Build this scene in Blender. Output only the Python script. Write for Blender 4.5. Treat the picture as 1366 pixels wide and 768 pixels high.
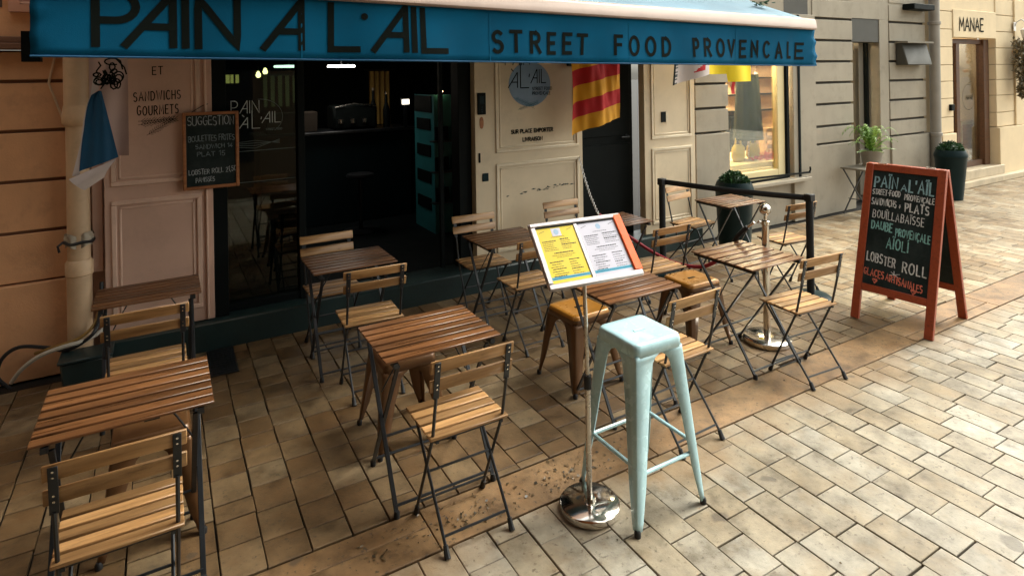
import bpy, bmesh, math, random
from mathutils import Vector, Matrix
R = math.radians
random.seed(7)
for o in list(bpy.data.objects): bpy.data.objects.remove(o)
S = bpy.context.scene
COL = S.collection

# ---------------------------------------------------------------- camera (level shift lens, rolled 0.9 deg)
YAW, ROLL = R(29.975), R(0.906)
cd = bpy.data.cameras.new('camera'); cam = bpy.data.objects.new('camera', cd); COL.objects.link(cam)
cd.sensor_width = 36; cd.lens = 808.6/1366*36; cd.shift_y = -(384-101.62)/1366; cd.clip_start = .05; cd.clip_end = 600
f = Vector((math.sin(YAW), math.cos(YAW), 0)); r = Vector((math.cos(YAW), -math.sin(YAW), 0)); d = Vector((0, 0, -1))
r2 = math.cos(ROLL)*r + math.sin(ROLL)*d; d2 = -math.sin(ROLL)*r + math.cos(ROLL)*d
m = Matrix.Identity(4)
for i in range(3): m[i][0], m[i][1], m[i][2] = r2[i], -d2[i], -f[i]
m.translation = (0, 0, 1.95); cam.matrix_world = m; S.camera = cam

# ---------------------------------------------------------------- sky, sun, exposure
SUN_EL, SUN_AZ = 50, 90          # azimuth clockwise from +Y
W = bpy.data.worlds.new('World'); S.world = W; W.use_nodes = True
nt = W.node_tree; bg = nt.nodes['Background']
sky = nt.nodes.new('ShaderNodeTexSky'); sky.sky_type = 'NISHITA'; sky.sun_disc = False
sky.sun_elevation = R(SUN_EL); sky.sun_rotation = R(SUN_AZ); sky.air_density = 1.0; sky.dust_density = 5; sky.ozone_density = .6
hs = nt.nodes.new('ShaderNodeHueSaturation'); hs.inputs['Saturation'].default_value = .25
mx = nt.nodes.new('ShaderNodeMixRGB'); mx.blend_type = 'MULTIPLY'; mx.inputs[0].default_value = 1; mx.inputs[2].default_value = (.975, .99, .91, 1)
nt.links.new(sky.outputs[0], hs.inputs['Color']); nt.links.new(hs.outputs[0], mx.inputs[1]); nt.links.new(mx.outputs[0], bg.inputs[0])
bg.inputs[1].default_value = .15
sl = bpy.data.lights.new('sun', 'SUN'); sl.energy = .7; sl.angle = R(30); sl.color = (1, .97, .88)
so = bpy.data.objects.new('sun', sl); COL.objects.link(so)
sd = Vector((math.sin(R(SUN_AZ))*math.cos(R(SUN_EL)), math.cos(R(SUN_AZ))*math.cos(R(SUN_EL)), math.sin(R(SUN_EL))))
so.rotation_euler = sd.to_track_quat('Z', 'Y').to_euler(); so.location = (6, -3, 12)
S.view_settings.view_transform = 'Standard'; S.view_settings.look = 'None'; S.view_settings.gamma = 1
S.view_settings.exposure = 1.68
S.render.engine = 'CYCLES'; S.render.resolution_x = 1024; S.render.resolution_y = 575
S.cycles.max_bounces = 6

# ---------------------------------------------------------------- materials
def nodes(name):
    mt = bpy.data.materials.new(name); mt.use_nodes = True
    n = mt.node_tree; b = n.nodes['Principled BSDF']
    return mt, n, b
def ln(n, a, b): n.links.new(a, b)
def coords(n, scale=(1, 1, 1), rnd=True):
    tc = n.nodes.new('ShaderNodeTexCoord'); mp = n.nodes.new('ShaderNodeMapping'); mp.inputs['Scale'].default_value = scale
    if rnd:
        oi = n.nodes.new('ShaderNodeObjectInfo'); mu = n.nodes.new('ShaderNodeMath'); mu.operation = 'MULTIPLY'; mu.inputs[1].default_value = 37
        ad = n.nodes.new('ShaderNodeVectorMath'); ad.operation = 'ADD'
        ln(n, oi.outputs['Random'], mu.inputs[0]); ln(n, tc.outputs['Object'], ad.inputs[0]); ln(n, mu.outputs[0], ad.inputs[1]); ln(n, ad.outputs[0], mp.inputs[0])
    else: ln(n, tc.outputs['Object'], mp.inputs[0])
    return mp.outputs[0]
def noise(n, vec, scale, detail=4, rough=.55):
    t = n.nodes.new('ShaderNodeTexNoise'); t.inputs['Scale'].default_value = scale; t.inputs['Detail'].default_value = detail; t.inputs['Roughness'].default_value = rough
    ln(n, vec, t.inputs['Vector']); return t.outputs['Fac']
def ramp(n, fac, stops):
    c = n.nodes.new('ShaderNodeValToRGB'); e = c.color_ramp.elements
    while len(e) < len(stops): e.new(.5)
    for el, (p, col) in zip(e, stops):
        el.position = p; el.color = (*col, 1) if len(col) == 3 else col
    ln(n, fac, c.inputs[0]); return c.outputs[0]
def mixc(n, fac, a, b, mode='MIX'):
    x = n.nodes.new('ShaderNodeMixRGB'); x.blend_type = mode
    for i, v in ((0, fac), (1, a), (2, b)):
        if hasattr(v, 'links'): ln(n, v, x.inputs[i])
        else: x.inputs[i].default_value = v if i == 0 else (*v, 1)
    return x.outputs[0]
def bump(n, b, h, strength, dist=.01):
    bp = n.nodes.new('ShaderNodeBump'); bp.inputs['Strength'].default_value = strength; bp.inputs['Distance'].default_value = dist
    ln(n, h, bp.inputs['Height']); ln(n, bp.outputs[0], b.inputs['Normal'])
def attr(n, name='tint'):
    a = n.nodes.new('ShaderNodeAttribute'); a.attribute_name = name; return a.outputs['Fac']
def dk(c, k): return tuple(x*k for x in c)
def paint(name, c, rough=.5, var=.25, scale=3, metal=0, bmp=.05, bscale=60, coat=0, grime=0):
    mt, n, b = nodes(name); v = coords(n)
    f1 = noise(n, v, scale, 6)
    col = ramp(n, f1, [(.3, dk(c, 1-var)), (.7, dk(c, 1+var*.4))])
    if grime:
        g2 = mixc(n, .5, ramp(n, noise(n, v, scale*2.7, 8, .7), [(.52, (0, 0, 0)), (.72, (1, 1, 1))]), ramp(n, noise(n, coords(n, (1, 1, .12)), scale*3.2, 8, .65), [(.5, (0, 0, 0)), (.75, (1, 1, 1))]), 'ADD')
        gm = n.nodes.new('ShaderNodeMath'); gm.operation = 'MULTIPLY'; gm.inputs[1].default_value = grime; ln(n, g2, gm.inputs[0])
        col = mixc(n, gm.outputs[0], col, dk(c, .45))
    ln(n, col, b.inputs['Base Color']); b.inputs['Roughness'].default_value = rough; b.inputs['Metallic'].default_value = metal
    b.inputs['Coat Weight'].default_value = coat
    rr = n.nodes.new('ShaderNodeMapRange'); rr.inputs[3].default_value = max(.02, rough-.12); rr.inputs[4].default_value = min(1, rough+.12)
    ln(n, noise(n, v, scale*4, 4), rr.inputs[0]); ln(n, rr.outputs[0], b.inputs['Roughness'])
    if name in ('black_green_paint', 'dark_interior', 'counter_front', 'dark_lettering', 'blackboard', 'blue_awning_cloth', 'dark_green_pot'): b.inputs['Specular IOR Level'].default_value = .12
    if bmp: bump(n, b, noise(n, v, bscale, 5), bmp)
    return mt
def wood(name, a, bcol, rough=.34, axis='X'):
    mt, n, b = nodes(name)
    v = coords(n, (2.2, 38, 38)); t = attr(n)
    cmb = n.nodes.new('ShaderNodeVectorMath'); cmb.operation = 'ADD'; ms = n.nodes.new('ShaderNodeMath'); ms.operation = 'MULTIPLY'; ms.inputs[1].default_value = 53
    ln(n, t, ms.inputs[0]); ln(n, v, cmb.inputs[0]); ln(n, ms.outputs[0], cmb.inputs[1])
    g = noise(n, cmb.outputs[0], 1.3, 6, .62)
    col = ramp(n, g, [(.22, dk(a, .6)), (.45, tuple((p+q)/2 for p, q in zip(a, bcol))), (.65, bcol), (.85, dk(bcol, 1.15))])
    tr = n.nodes.new('ShaderNodeMapRange'); tr.inputs[3].default_value = .62; tr.inputs[4].default_value = 1.3; ln(n, t, tr.inputs[0])
    hv = n.nodes.new('ShaderNodeHueSaturation'); ln(n, col, hv.inputs['Color']); ln(n, tr.outputs[0], hv.inputs['Value'])
    w = ramp(n, noise(n, coords(n, (3, 9, 9)), 2.0, 6, .7), [(.56, (0, 0, 0)), (.72, (.6, .6, .6))])
    ln(n, mixc(n, w, hv.outputs[0], dk(a, .4)), b.inputs['Base Color'])
    rr = n.nodes.new('ShaderNodeMapRange'); rr.inputs[3].default_value = rough-.1; rr.inputs[4].default_value = rough+.2; ln(n, g, rr.inputs[0]); ln(n, rr.outputs[0], b.inputs['Roughness'])
    bump(n, b, g, .25, .004)
    return mt
def stone(name, ca, cb, cc, rough=.55, spots=.6):
    mt, n, b = nodes(name); v = coords(n, rnd=False); t = attr(n)
    base = ramp(n, t, [(0, ca), (.5, cb), (1, cc)])
    off = n.nodes.new('ShaderNodeVectorMath'); off.operation = 'ADD'; ms = n.nodes.new('ShaderNodeMath'); ms.operation = 'MULTIPLY'; ms.inputs[1].default_value = 91
    ln(n, t, ms.inputs[0]); ln(n, v, off.inputs[0]); ln(n, ms.outputs[0], off.inputs[1])
    f1 = noise(n, off.outputs[0], 7, 8, .65)
    col = mixc(n, .9, base, ramp(n, f1, [(.3, (.34, .29, .22)), (.47, (.9, .88, .84)), (.68, (1.42, 1.38, 1.3))]), 'MULTIPLY')
    big = ramp(n, noise(n, v, 1.1, 5, .6), [(.33, (.62, .54, .42)), (.65, (1.1, 1.09, 1.07))])
    col = mixc(n, .9, col, big, 'MULTIPLY')
    warm = ramp(n, noise(n, off.outputs[0], 6, 6, .6), [(.5, (0, 0, 0)), (.72, (.6, .6, .6))])
    col = mixc(n, warm, col, (ca[0]*.95, ca[1]*.78, ca[2]*.55))
    sp = ramp(n, noise(n, off.outputs[0], 38, 6, .75), [(.57, (0, 0, 0)), (.66, (spots, spots, spots))])
    col = mixc(n, sp, col, (.05, .035, .02))
    if name == 'street_limestone':
        sep = n.nodes.new('ShaderNodeSeparateXYZ'); ln(n, v, sep.inputs[0]); ad = n.nodes.new('ShaderNodeMath'); ad.operation = 'MULTIPLY_ADD'; ad.inputs[1].default_value = 1.1; ln(n, noise(n, v, 2.4, 5, .6), ad.inputs[0]); ln(n, sep.outputs['Y'], ad.inputs[2])
        rust = n.nodes.new('ShaderNodeMapRange'); rust.inputs[1].default_value = 2.6; rust.inputs[2].default_value = 3.05; rust.inputs[3].default_value = 0; rust.inputs[4].default_value = .75; ln(n, ad.outputs[0], rust.inputs[0])
        col = mixc(n, rust.outputs[0], col, (.24, .14, .06))
    gum = ramp(n, noise(n, v, 5.5, 2, .4), [(.70, (0, 0, 0)), (.735, (.65, .65, .65))]); col = mixc(n, gum, col, (.06, .045, .03))
    ln(n, col, b.inputs['Base Color'])
    rr = n.nodes.new('ShaderNodeMapRange'); rr.inputs[3].default_value = rough-.2; rr.inputs[4].default_value = rough+.2; ln(n, f1, rr.inputs[0]); ln(n, rr.outputs[0], b.inputs['Roughness'])
    bump(n, b, noise(n, off.outputs[0], 22, 8, .7), .5, .006)
    return mt
def emit(name, c, s):
    mt, n, b = nodes(name); b.inputs['Base Color'].default_value = (*c, 1); b.inputs['Emission Color'].default_value = (*c, 1); b.inputs['Emission Strength'].default_value = s; return mt
def metal(name, c, rough):
    return paint(name, c, rough, .1, 8, 1, 0)
def glass(name, tint=(.9, .95, .93), refl=.12):
    mt, n, b = nodes(name); out = n.nodes['Material Output']
    tr = n.nodes.new('ShaderNodeBsdfTransparent'); tr.inputs[0].default_value = (*tint, 1)
    gl = n.nodes.new('ShaderNodeBsdfGlossy'); gl.inputs['Roughness'].default_value = .015
    fr = n.nodes.new('ShaderNodeFresnel'); fr.inputs[0].default_value = 1.3
    mr = n.nodes.new('ShaderNodeMapRange'); mr.inputs[3].default_value = refl; mr.inputs[4].default_value = .55; ln(n, fr.outputs[0], mr.inputs[0])
    mxs = n.nodes.new('ShaderNodeMixShader'); ln(n, mr.outputs[0], mxs.inputs[0]); ln(n, tr.outputs[0], mxs.inputs[1]); ln(n, gl.outputs[0], mxs.inputs[2]); ln(n, mxs.outputs[0], out.inputs[0])
    return mt
def leafmat(name, a, b2):
    mt, n, b = nodes(name); t = attr(n); ln(n, ramp(n, t, [(0, a), (1, b2)]), b.inputs['Base Color']); b.inputs['Roughness'].default_value = .45; return mt
def chalkboard(name):
    mt, n, b = nodes(name); v = coords(n, (1, 1, .7))
    sm = ramp(n, noise(n, v, 5, 7, .7), [(.45, (0, 0, 0)), (.75, (1, 1, 1))]); st = ramp(n, noise(n, coords(n, (2, 2, 14)), 2.5, 5, .6), [(.5, (0, 0, 0)), (.8, (.7, .7, .7))])
    ln(n, mixc(n, mixc(n, .5, sm, st, 'ADD'), (.008, .016, .016), (.03, .042, .042)), b.inputs['Base Color']); b.inputs['Roughness'].default_value = .55; b.inputs['Specular IOR Level'].default_value = .2; return mt
def plain(name, c, rough=.6):
    return paint(name, c, rough, .12, 6, 0, 0)

M = dict(
    salmon=paint('salmon_plaster', (.72, .375, .185), .75, .18, 2.2, 0, .15, 90, 0, .35),
    salmon_dark=paint('salmon_groove', (.16, .07, .035), .8, .2, 4),
    shutter=paint('salmon_shutter', (.5, .24, .15), .6, .15, 3),
    pipe=paint('cream_pipe_paint', (.68, .47, .29), .5, .2, 4, 0, .05, 60, 0, .3),
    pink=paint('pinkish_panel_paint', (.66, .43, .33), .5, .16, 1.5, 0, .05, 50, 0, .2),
    cream=paint('cream_panel_paint', (.70, .575, .40), .5, .15, 1.5, 0, .05, 50, 0, .2),
    moulding=paint('moulding_paint', (.75, .64, .47), .45, .15, 5, 0, .04, 50, 0, .2),
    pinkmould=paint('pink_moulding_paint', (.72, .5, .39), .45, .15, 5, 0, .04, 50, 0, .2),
    teal=paint('dark_teal_paint', (.016, .034, .034), .38, .35, 3, 0, .1, 40, 0, .3),
    dark=paint('black_green_paint', (.004, .0065, .0065), .6, .3, 4),
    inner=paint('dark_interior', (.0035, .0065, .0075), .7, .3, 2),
    counter=paint('counter_front', (.009, .022, .027), .5, .3, 2),
    grey=paint('grey_plaster', (.35, .305, .235), .8, .16, 2, 0, .25, 110, 0, .35),
    greyd=paint('dark_grey_paint', (.2, .175, .135), .7, .15, 2),
    groove=paint('groove_shadow', (.05, .042, .032), .9, .2, 3),
    lintel=paint('lintel_panel', (.05, .046, .036), .6, .2, 2),
    beige=paint('cream_plaster', (.74, .59, .38), .8, .1, 2, 0, .15, 110, 0, .12),
    beigeg=paint('cream_groove', (.36, .26, .15), .85, .2, 3),
    step=paint('stone_step', (.55, .45, .31), .6, .2, 4, 0, .15, 60, 0, .3),
    opp=paint('opposite_plaster', (.16, .12, .08), .85, .15, 1),
    oppwin=plain('opposite_window', (.04, .045, .05), .15),
    valance=paint('blue_awning_cloth', (.001, .098, .2), .85, .28, 1.6, 0, .12, 220, 0, .12),
    fabric=paint('glare_paled_awning_top', (.10, .21, .29), .6, .2, 2, 0, .1, 200, 0, .2),  # same cloth as the valance, glare from above put into the paler colour
    bar=paint('awning_bar_paint', (.4, .29, .235), .4, .12, 5),
    letter=plain('dark_lettering', (.005, .008, .0065), .9),
    white=plain('white_paint', (.78, .76, .74), .4),
    chrome=metal('chrome', (.72, .68, .62), .12),
    steel=metal('brushed_steel', (.55, .5, .45), .28),
    black=paint('black_steel', (.012, .014, .017), .38, .3, 12),
    rubber=plain('black_rubber', (.008, .008, .009), .6),
    strap=plain('black_webbing', (.01, .011, .012), .75),
    tablewood=wood('brown_table_wood', (.075, .027, .009), (.19, .08, .028), .26),
    chairwood=wood('amber_chair_wood', (.27, .13, .045), (.48, .27, .11), .36),
    framewood=wood('red_stained_wood', (.29, .045, .012), (.36, .062, .017), .4),
    boardwood=wood('board_frame_wood', (.3, .1, .035), (.42, .17, .06), .5),
    slate=chalkboard('blackboard'),
    orange=paint('ochre_stool_enamel', (.40, .17, .022), .3, .12, 3, .2, .02, 40, .4, .1),
    brown=paint('brown_stool_enamel', (.13, .058, .02), .34, .2, 4, .3, .02, 40, .3, .15),
    aqua=paint('pale_blue_enamel', (.42, .64, .69), .26, .14, 5, 0, .012, 30, .5, .12),
    yellow=plain('yellow_sheet', (.62, .47, .0), .6),
    paper=plain('white_sheet', (.46, .45, .53), .6),
    ink=plain('menu_ink', (.008, .008, .008), .8),
    band=plain('blue_strip', (.0, .27, .42), .5),
    orangepaint=plain('orange_edge', (.85, .11, .006), .6),
    silverframe=paint('snap_frame_aluminium', (.5, .46, .46), .35, .06, 5, .25, 0),
    chalkw=paint('white_chalk', (.72, .74, .74), .9, .5, 60, 0, 0),
    chalkb=paint('blue_chalk', (.3, .5, .56), .9, .4, 60, 0, 0),
    chalkt=paint('teal_chalk', (.25, .52, .5), .9, .4, 60, 0, 0),
    chalkr=paint('coral_chalk', (.75, .2, .13), .9, .4, 60, 0, 0),
    chalkm=paint('dusty_chalk', (.42, .46, .48), .9, .5, 60, 0, 0),
    chalkg=paint('faint_chalk', (.22, .27, .29), .9, .5, 60, 0, 0),
    red=paint('red_cloth', (.5, .012, .018), .8, .15, 5, 0, .1, 200),
    gold=paint('gold_cloth', (.72, .33, .012), .8, .12, 5, 0, .1, 200),
    flagyellow=paint('yellow_cloth', (.8, .58, .005), .8, .1, 5, 0, .1, 200),
    flagwhite=paint('white_cloth', (.62, .54, .52), .8, .1, 5, 0, .1, 200),
    flagpink=paint('pinkish_cloth', (.56, .4, .36), .8, .12, 4, 0, .1, 200),
    flagblue=paint('blue_cloth', (.005, .075, .17), .8, .15, 4, 0, .1, 200),
    pot=paint('dark_green_pot', (.008, .022, .025), .4, .25, 4),
    soil=plain('soil', (.03, .02, .012), .9),
    green=leafmat('box_leaves', (.012, .045, .014), (.05, .16, .035)),
    fern=leafmat('fern_leaves', (.07, .17, .02), (.24, .38, .05)),
    dry=leafmat('dried_foliage', (.07, .06, .03), (.22, .16, .08)),
    pinkflower=plain('dried_pink_flower', (.45, .16, .12), .8),
    greypipe=paint('grey_pipe_paint', (.29, .26, .22), .45, .15, 4),
    pane=glass('window_glass', (.94, .96, .94), .012), dpane=glass('dark_door_glass', (.3, .4, .36), .06),
    doorwood=wood('door_wood', (.06, .024, .01), (.12, .05, .02), .4),
    skirt=paint('green_skirt_cloth', (.018, .035, .014), .8, .3, 5, 0, .2, 40),
    straw=paint('straw_yellow', (.55, .42, .06), .7, .2, 8),
    crate=wood('pale_crate_wood', (.45, .27, .12), (.6, .4, .2), .6),
    redpaper=plain('red_tissue', (.6, .02, .03), .6),
    showback=paint('show_window_wall', (.5, .33, .2), .7, .15, 2),
    creamframe=paint('cream_window_frame', (.75, .62, .34), .5, .1, 3),
    fridge=paint('teal_fridge', (.03, .2, .22), .4, .25, 3),
    blind=plain('slatted_panel', (.4, .34, .16), .6), curtain=paint('ochre_curtain', (.4, .25, .06), .8, .2, 4),
    lampdisc=emit('lamp_disc', (1, .93, .82), 3.5), bulb=emit('warm_bulb', (1, .62, .25), 8), winlamp=emit('show_window_lamp', (1, .85, .55), 30),
    boardglow=emit('lamplit_board_glow', (.75, .5, .15), .6), screen=emit('till_screen', (.9, .8, .65), 1.6),  # boards glow in place of the lamplight falling on them
    logoblue=plain('logo_disc_blue', (.2, .31, .45), .5), sprig=plain('sprig_teal', (.02, .13, .16), .6),
    decal=plain('white_decal', (.55, .6, .58), .5), decalfaint=plain('faint_decal', (.12, .16, .15), .5),
    cable1=plain('white_cable', (.55, .5, .42), .5), cable2=plain('yellow_cable', (.3, .17, .04), .5), cable3=plain('black_cable', (.012, .012, .014), .45),
    cloth=plain('dirty_rag', (.42, .36, .28), .9),
    rope=paint('red_rope', (.28, .008, .02), .7, .2, 20),
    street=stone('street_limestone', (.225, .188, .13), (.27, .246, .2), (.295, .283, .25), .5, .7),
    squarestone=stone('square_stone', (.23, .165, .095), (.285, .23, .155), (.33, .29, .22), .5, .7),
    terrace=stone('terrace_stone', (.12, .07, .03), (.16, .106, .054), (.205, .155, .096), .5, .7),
    bandstone=stone('band_stone', (.19, .112, .05), (.22, .136, .066), (.25, .162, .088), .55, 1),
    grout=paint('grout', (.012, .009, .006), .9, .4, 3),
    leaf=leafmat('fallen_leaves', (.02, .017, .01), (.1, .06, .02)),
)

# ---------------------------------------------------------------- mesh builder
class MB:
    def __init__(s):
        s.bm = bmesh.new(); s.t = s.bm.faces.layers.float.new('tint'); s.tint = .5; s.mi = 0
    def _f(s, vs, smooth=False):
        try: fc = s.bm.faces.new(vs)
        except ValueError: return None
        fc[s.t] = s.tint; fc.material_index = s.mi; fc.smooth = smooth; return fc
    def hexa(s, p, bev=0):
        v = [s.bm.verts.new(q) for q in p]
        fs = [s._f([v[i] for i in q]) for q in ((0, 3, 2, 1), (4, 5, 6, 7), (0, 1, 5, 4), (1, 2, 6, 5), (2, 3, 7, 6), (3, 0, 4, 7))]
        if bev:
            ed = list({e for fc in fs for e in fc.edges})
            bmesh.ops.bevel(s.bm, geom=ed, offset=bev, segments=1, affect='EDGES', profile=.5)
        return s
    def box(s, a, b, bev=0):
        (x0, y0, z0), (x1, y1, z1) = a, b
        x0, x1 = min(x0, x1), max(x0, x1); y0, y1 = min(y0, y1), max(y0, y1); z0, z1 = min(z0, z1), max(z0, z1)
        return s.hexa([(x0, y0, z0), (x1, y0, z0), (x1, y1, z0), (x0, y1, z0), (x0, y0, z1), (x1, y0, z1), (x1, y1, z1), (x0, y1, z1)], bev)
    def beam(s, p, q, w, h, up=(0, 0, 1), bev=0):
        p, q = Vector(p), Vector(q); dd = (q-p).normalized(); u = Vector(up)
        if abs(dd.dot(u)) > .98: u = Vector((0, 1, 0))
        a = dd.cross(u).normalized()*w/2; b = a.cross(dd).normalized()*h/2
        return s.hexa([p-a-b, p+a-b, q+a-b, q-a-b, p-a+b, p+a+b, q+a+b, q-a+b], bev)
    def ring(s, c, ax, rr, n, ref=None):
        ax = Vector(ax).normalized(); u = ref if ref else (Vector((0, 0, 1)) if abs(ax.z) < .9 else Vector((1, 0, 0)))
        a = ax.cross(u).normalized(); b = ax.cross(a)
        return [s.bm.verts.new(Vector(c)+a*rr*math.cos(2*math.pi*i/n)+b*rr*math.sin(2*math.pi*i/n)) for i in range(n)]
    def tube(s, pts, rr, n=8, caps=True):
        pts = [Vector(p) for p in pts]; rad = rr if isinstance(rr, (list, tuple)) else [rr]*len(pts); rs = []
        ref = None
        d0 = (pts[-1]-pts[0]); ref = Vector((0, 0, 1)) if abs(d0.normalized().z) < .9 else Vector((1, 0, 0))
        for i, p in enumerate(pts):
            t = (pts[min(i+1, len(pts)-1)]-pts[max(i-1, 0)]).normalized()
            rf = ref if abs(t.dot(ref)) < .97 else Vector((0, 1, 0))
            rs.append(s.ring(p, t, rad[i], n, rf))
        for a, b in zip(rs, rs[1:]):
            for i in range(n): s._f([a[i], a[(i+1) % n], b[(i+1) % n], b[i]], True)
        if caps: s._f(rs[0][::-1]); s._f(rs[-1])
        return s
    def cyl(s, p, q, r1, r2=None, n=24): return s.tube([p, q], [r1, r1 if r2 is None else r2], n)
    def lathe(s, prof, c=(0, 0, 0), n=32):
        rs = []
        for (rr, z) in prof:
            if rr < 1e-5: rs.append([s.bm.verts.new((c[0], c[1], c[2]+z))])
            else: rs.append([s.bm.verts.new((c[0]+rr*math.cos(2*math.pi*i/n), c[1]+rr*math.sin(2*math.pi*i/n), c[2]+z)) for i in range(n)])
        for a, b in zip(rs, rs[1:]):
            for i in range(n):
                j = (i+1) % n
                if len(a) == 1 and len(b) == 1: continue
                if len(a) == 1: s._f([a[0], b[j], b[i]], True)
                elif len(b) == 1: s._f([a[i], a[j], b[0]], True)
                else: s._f([a[i], a[j], b[j], b[i]], True)
        return s
    def grid(s, fn, nu, nv, smooth=True, mfn=None):
        v = [[s.bm.verts.new(fn(i/nu, j/nv)) for j in range(nv+1)] for i in range(nu+1)]
        for i in range(nu):
            for j in range(nv):
                if mfn:
                    k = mfn((i+.5)/nu, (j+.5)/nv)
                    if k is None: continue
                    s.mi = k
                s._f([v[i][j], v[i+1][j], v[i+1][j+1], v[i][j+1]], smooth)
        s.mi = 0; return s
    def poly(s, pts): s._f([s.bm.verts.new(p) for p in pts]); return s
    def prism(s, pts, dv):
        dv = Vector(dv); a = [s.bm.verts.new(p) for p in pts]; b = [s.bm.verts.new(Vector(p)+dv) for p in pts]; n = len(pts)
        s._f(a[::-1]); s._f(b)
        for i in range(n): s._f([a[i], a[(i+1) % n], b[(i+1) % n], b[i]])
        return s
    def strokes(s, strokes, mapf, w, step=.05, jit=0, lift=.0002):
        # flat ribbons along 2-D polylines; mapf(u, v, lift) -> 3-D point
        for k, st in enumerate(strokes):
            p = [Vector((x+random.uniform(-jit, jit), y+random.uniform(-jit, jit))) for x, y in st]
            q = [p[0]]
            for a, b in zip(p, p[1:]):
                m_ = max(1, int((b-a).length/step))
                q += [a.lerp(b, (i+1)/m_) for i in range(m_)]
            if len(q) < 2: continue
            e0 = (q[0]-q[1]).normalized()*w*.4; q[0] = q[0]+e0
            e1 = (q[-1]-q[-2]).normalized()*w*.4; q[-1] = q[-1]+e1
            L = []
            for i, c in enumerate(q):
                if i == 0: t = q[1]-q[0]; sc = 1
                elif i == len(q)-1: t = q[-1]-q[-2]; sc = 1
                else:
                    t1 = (q[i]-q[i-1]).normalized(); t2 = (q[i+1]-q[i]).normalized(); t = t1+t2
                    if t.length < 1e-4: t = t2
                    sc = min(1.6, 1/max(.4, t.normalized().dot(t1)))
                t = t.normalized(); nn = Vector((-t.y, t.x))*w/2*sc*(1+random.uniform(-.25, .25)*(1 if jit else 0))
                L.append((s.bm.verts.new(mapf(c.x+nn.x, c.y+nn.y, lift*(1+k % 9))), s.bm.verts.new(mapf(c.x-nn.x, c.y-nn.y, lift*(1+k % 9)))))
            for a, b in zip(L, L[1:]): s._f([a[0], a[1], b[1], b[0]])
        return s
    def mesh(s, name, mats, recalc=True):
        if recalc: bmesh.ops.recalc_face_normals(s.bm, faces=s.bm.faces)
        me = bpy.data.meshes.new(name); s.bm.to_mesh(me); s.bm.free(); me.set_sharp_from_angle(angle=R(42))
        for x in (mats if isinstance(mats, (list, tuple)) else [mats]): me.materials.append(M[x])
        return me
    def build(s, name, mats, parent=None, label=None, recalc=True):
        o = bpy.data.objects.new(name, s.mesh(name, mats, recalc)); COL.objects.link(o)
        if parent: o.parent = parent
        if label: o['label'] = label
        return o
def tag(o, label, cat, group=None, kind=None):
    o['label'] = label; o['category'] = cat
    if group: o['group'] = group
    if kind: o['kind'] = kind
    return o
def thing(name, label, cat, loc=(0, 0, 0), rz=0, group=None):
    o = bpy.data.objects.new(name, None); o.empty_display_size = .1; COL.objects.link(o); o.location = loc; o.rotation_euler = (0, 0, R(rz))
    return tag(o, label, cat, group)
def struct(o): o['kind'] = 'structure'; return o
def dup(o, parent=None):
    c = o.copy(); COL.objects.link(c)
    if parent: c.parent = parent
    for ch in list(o.children): dup(ch, c)
    return c

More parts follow.
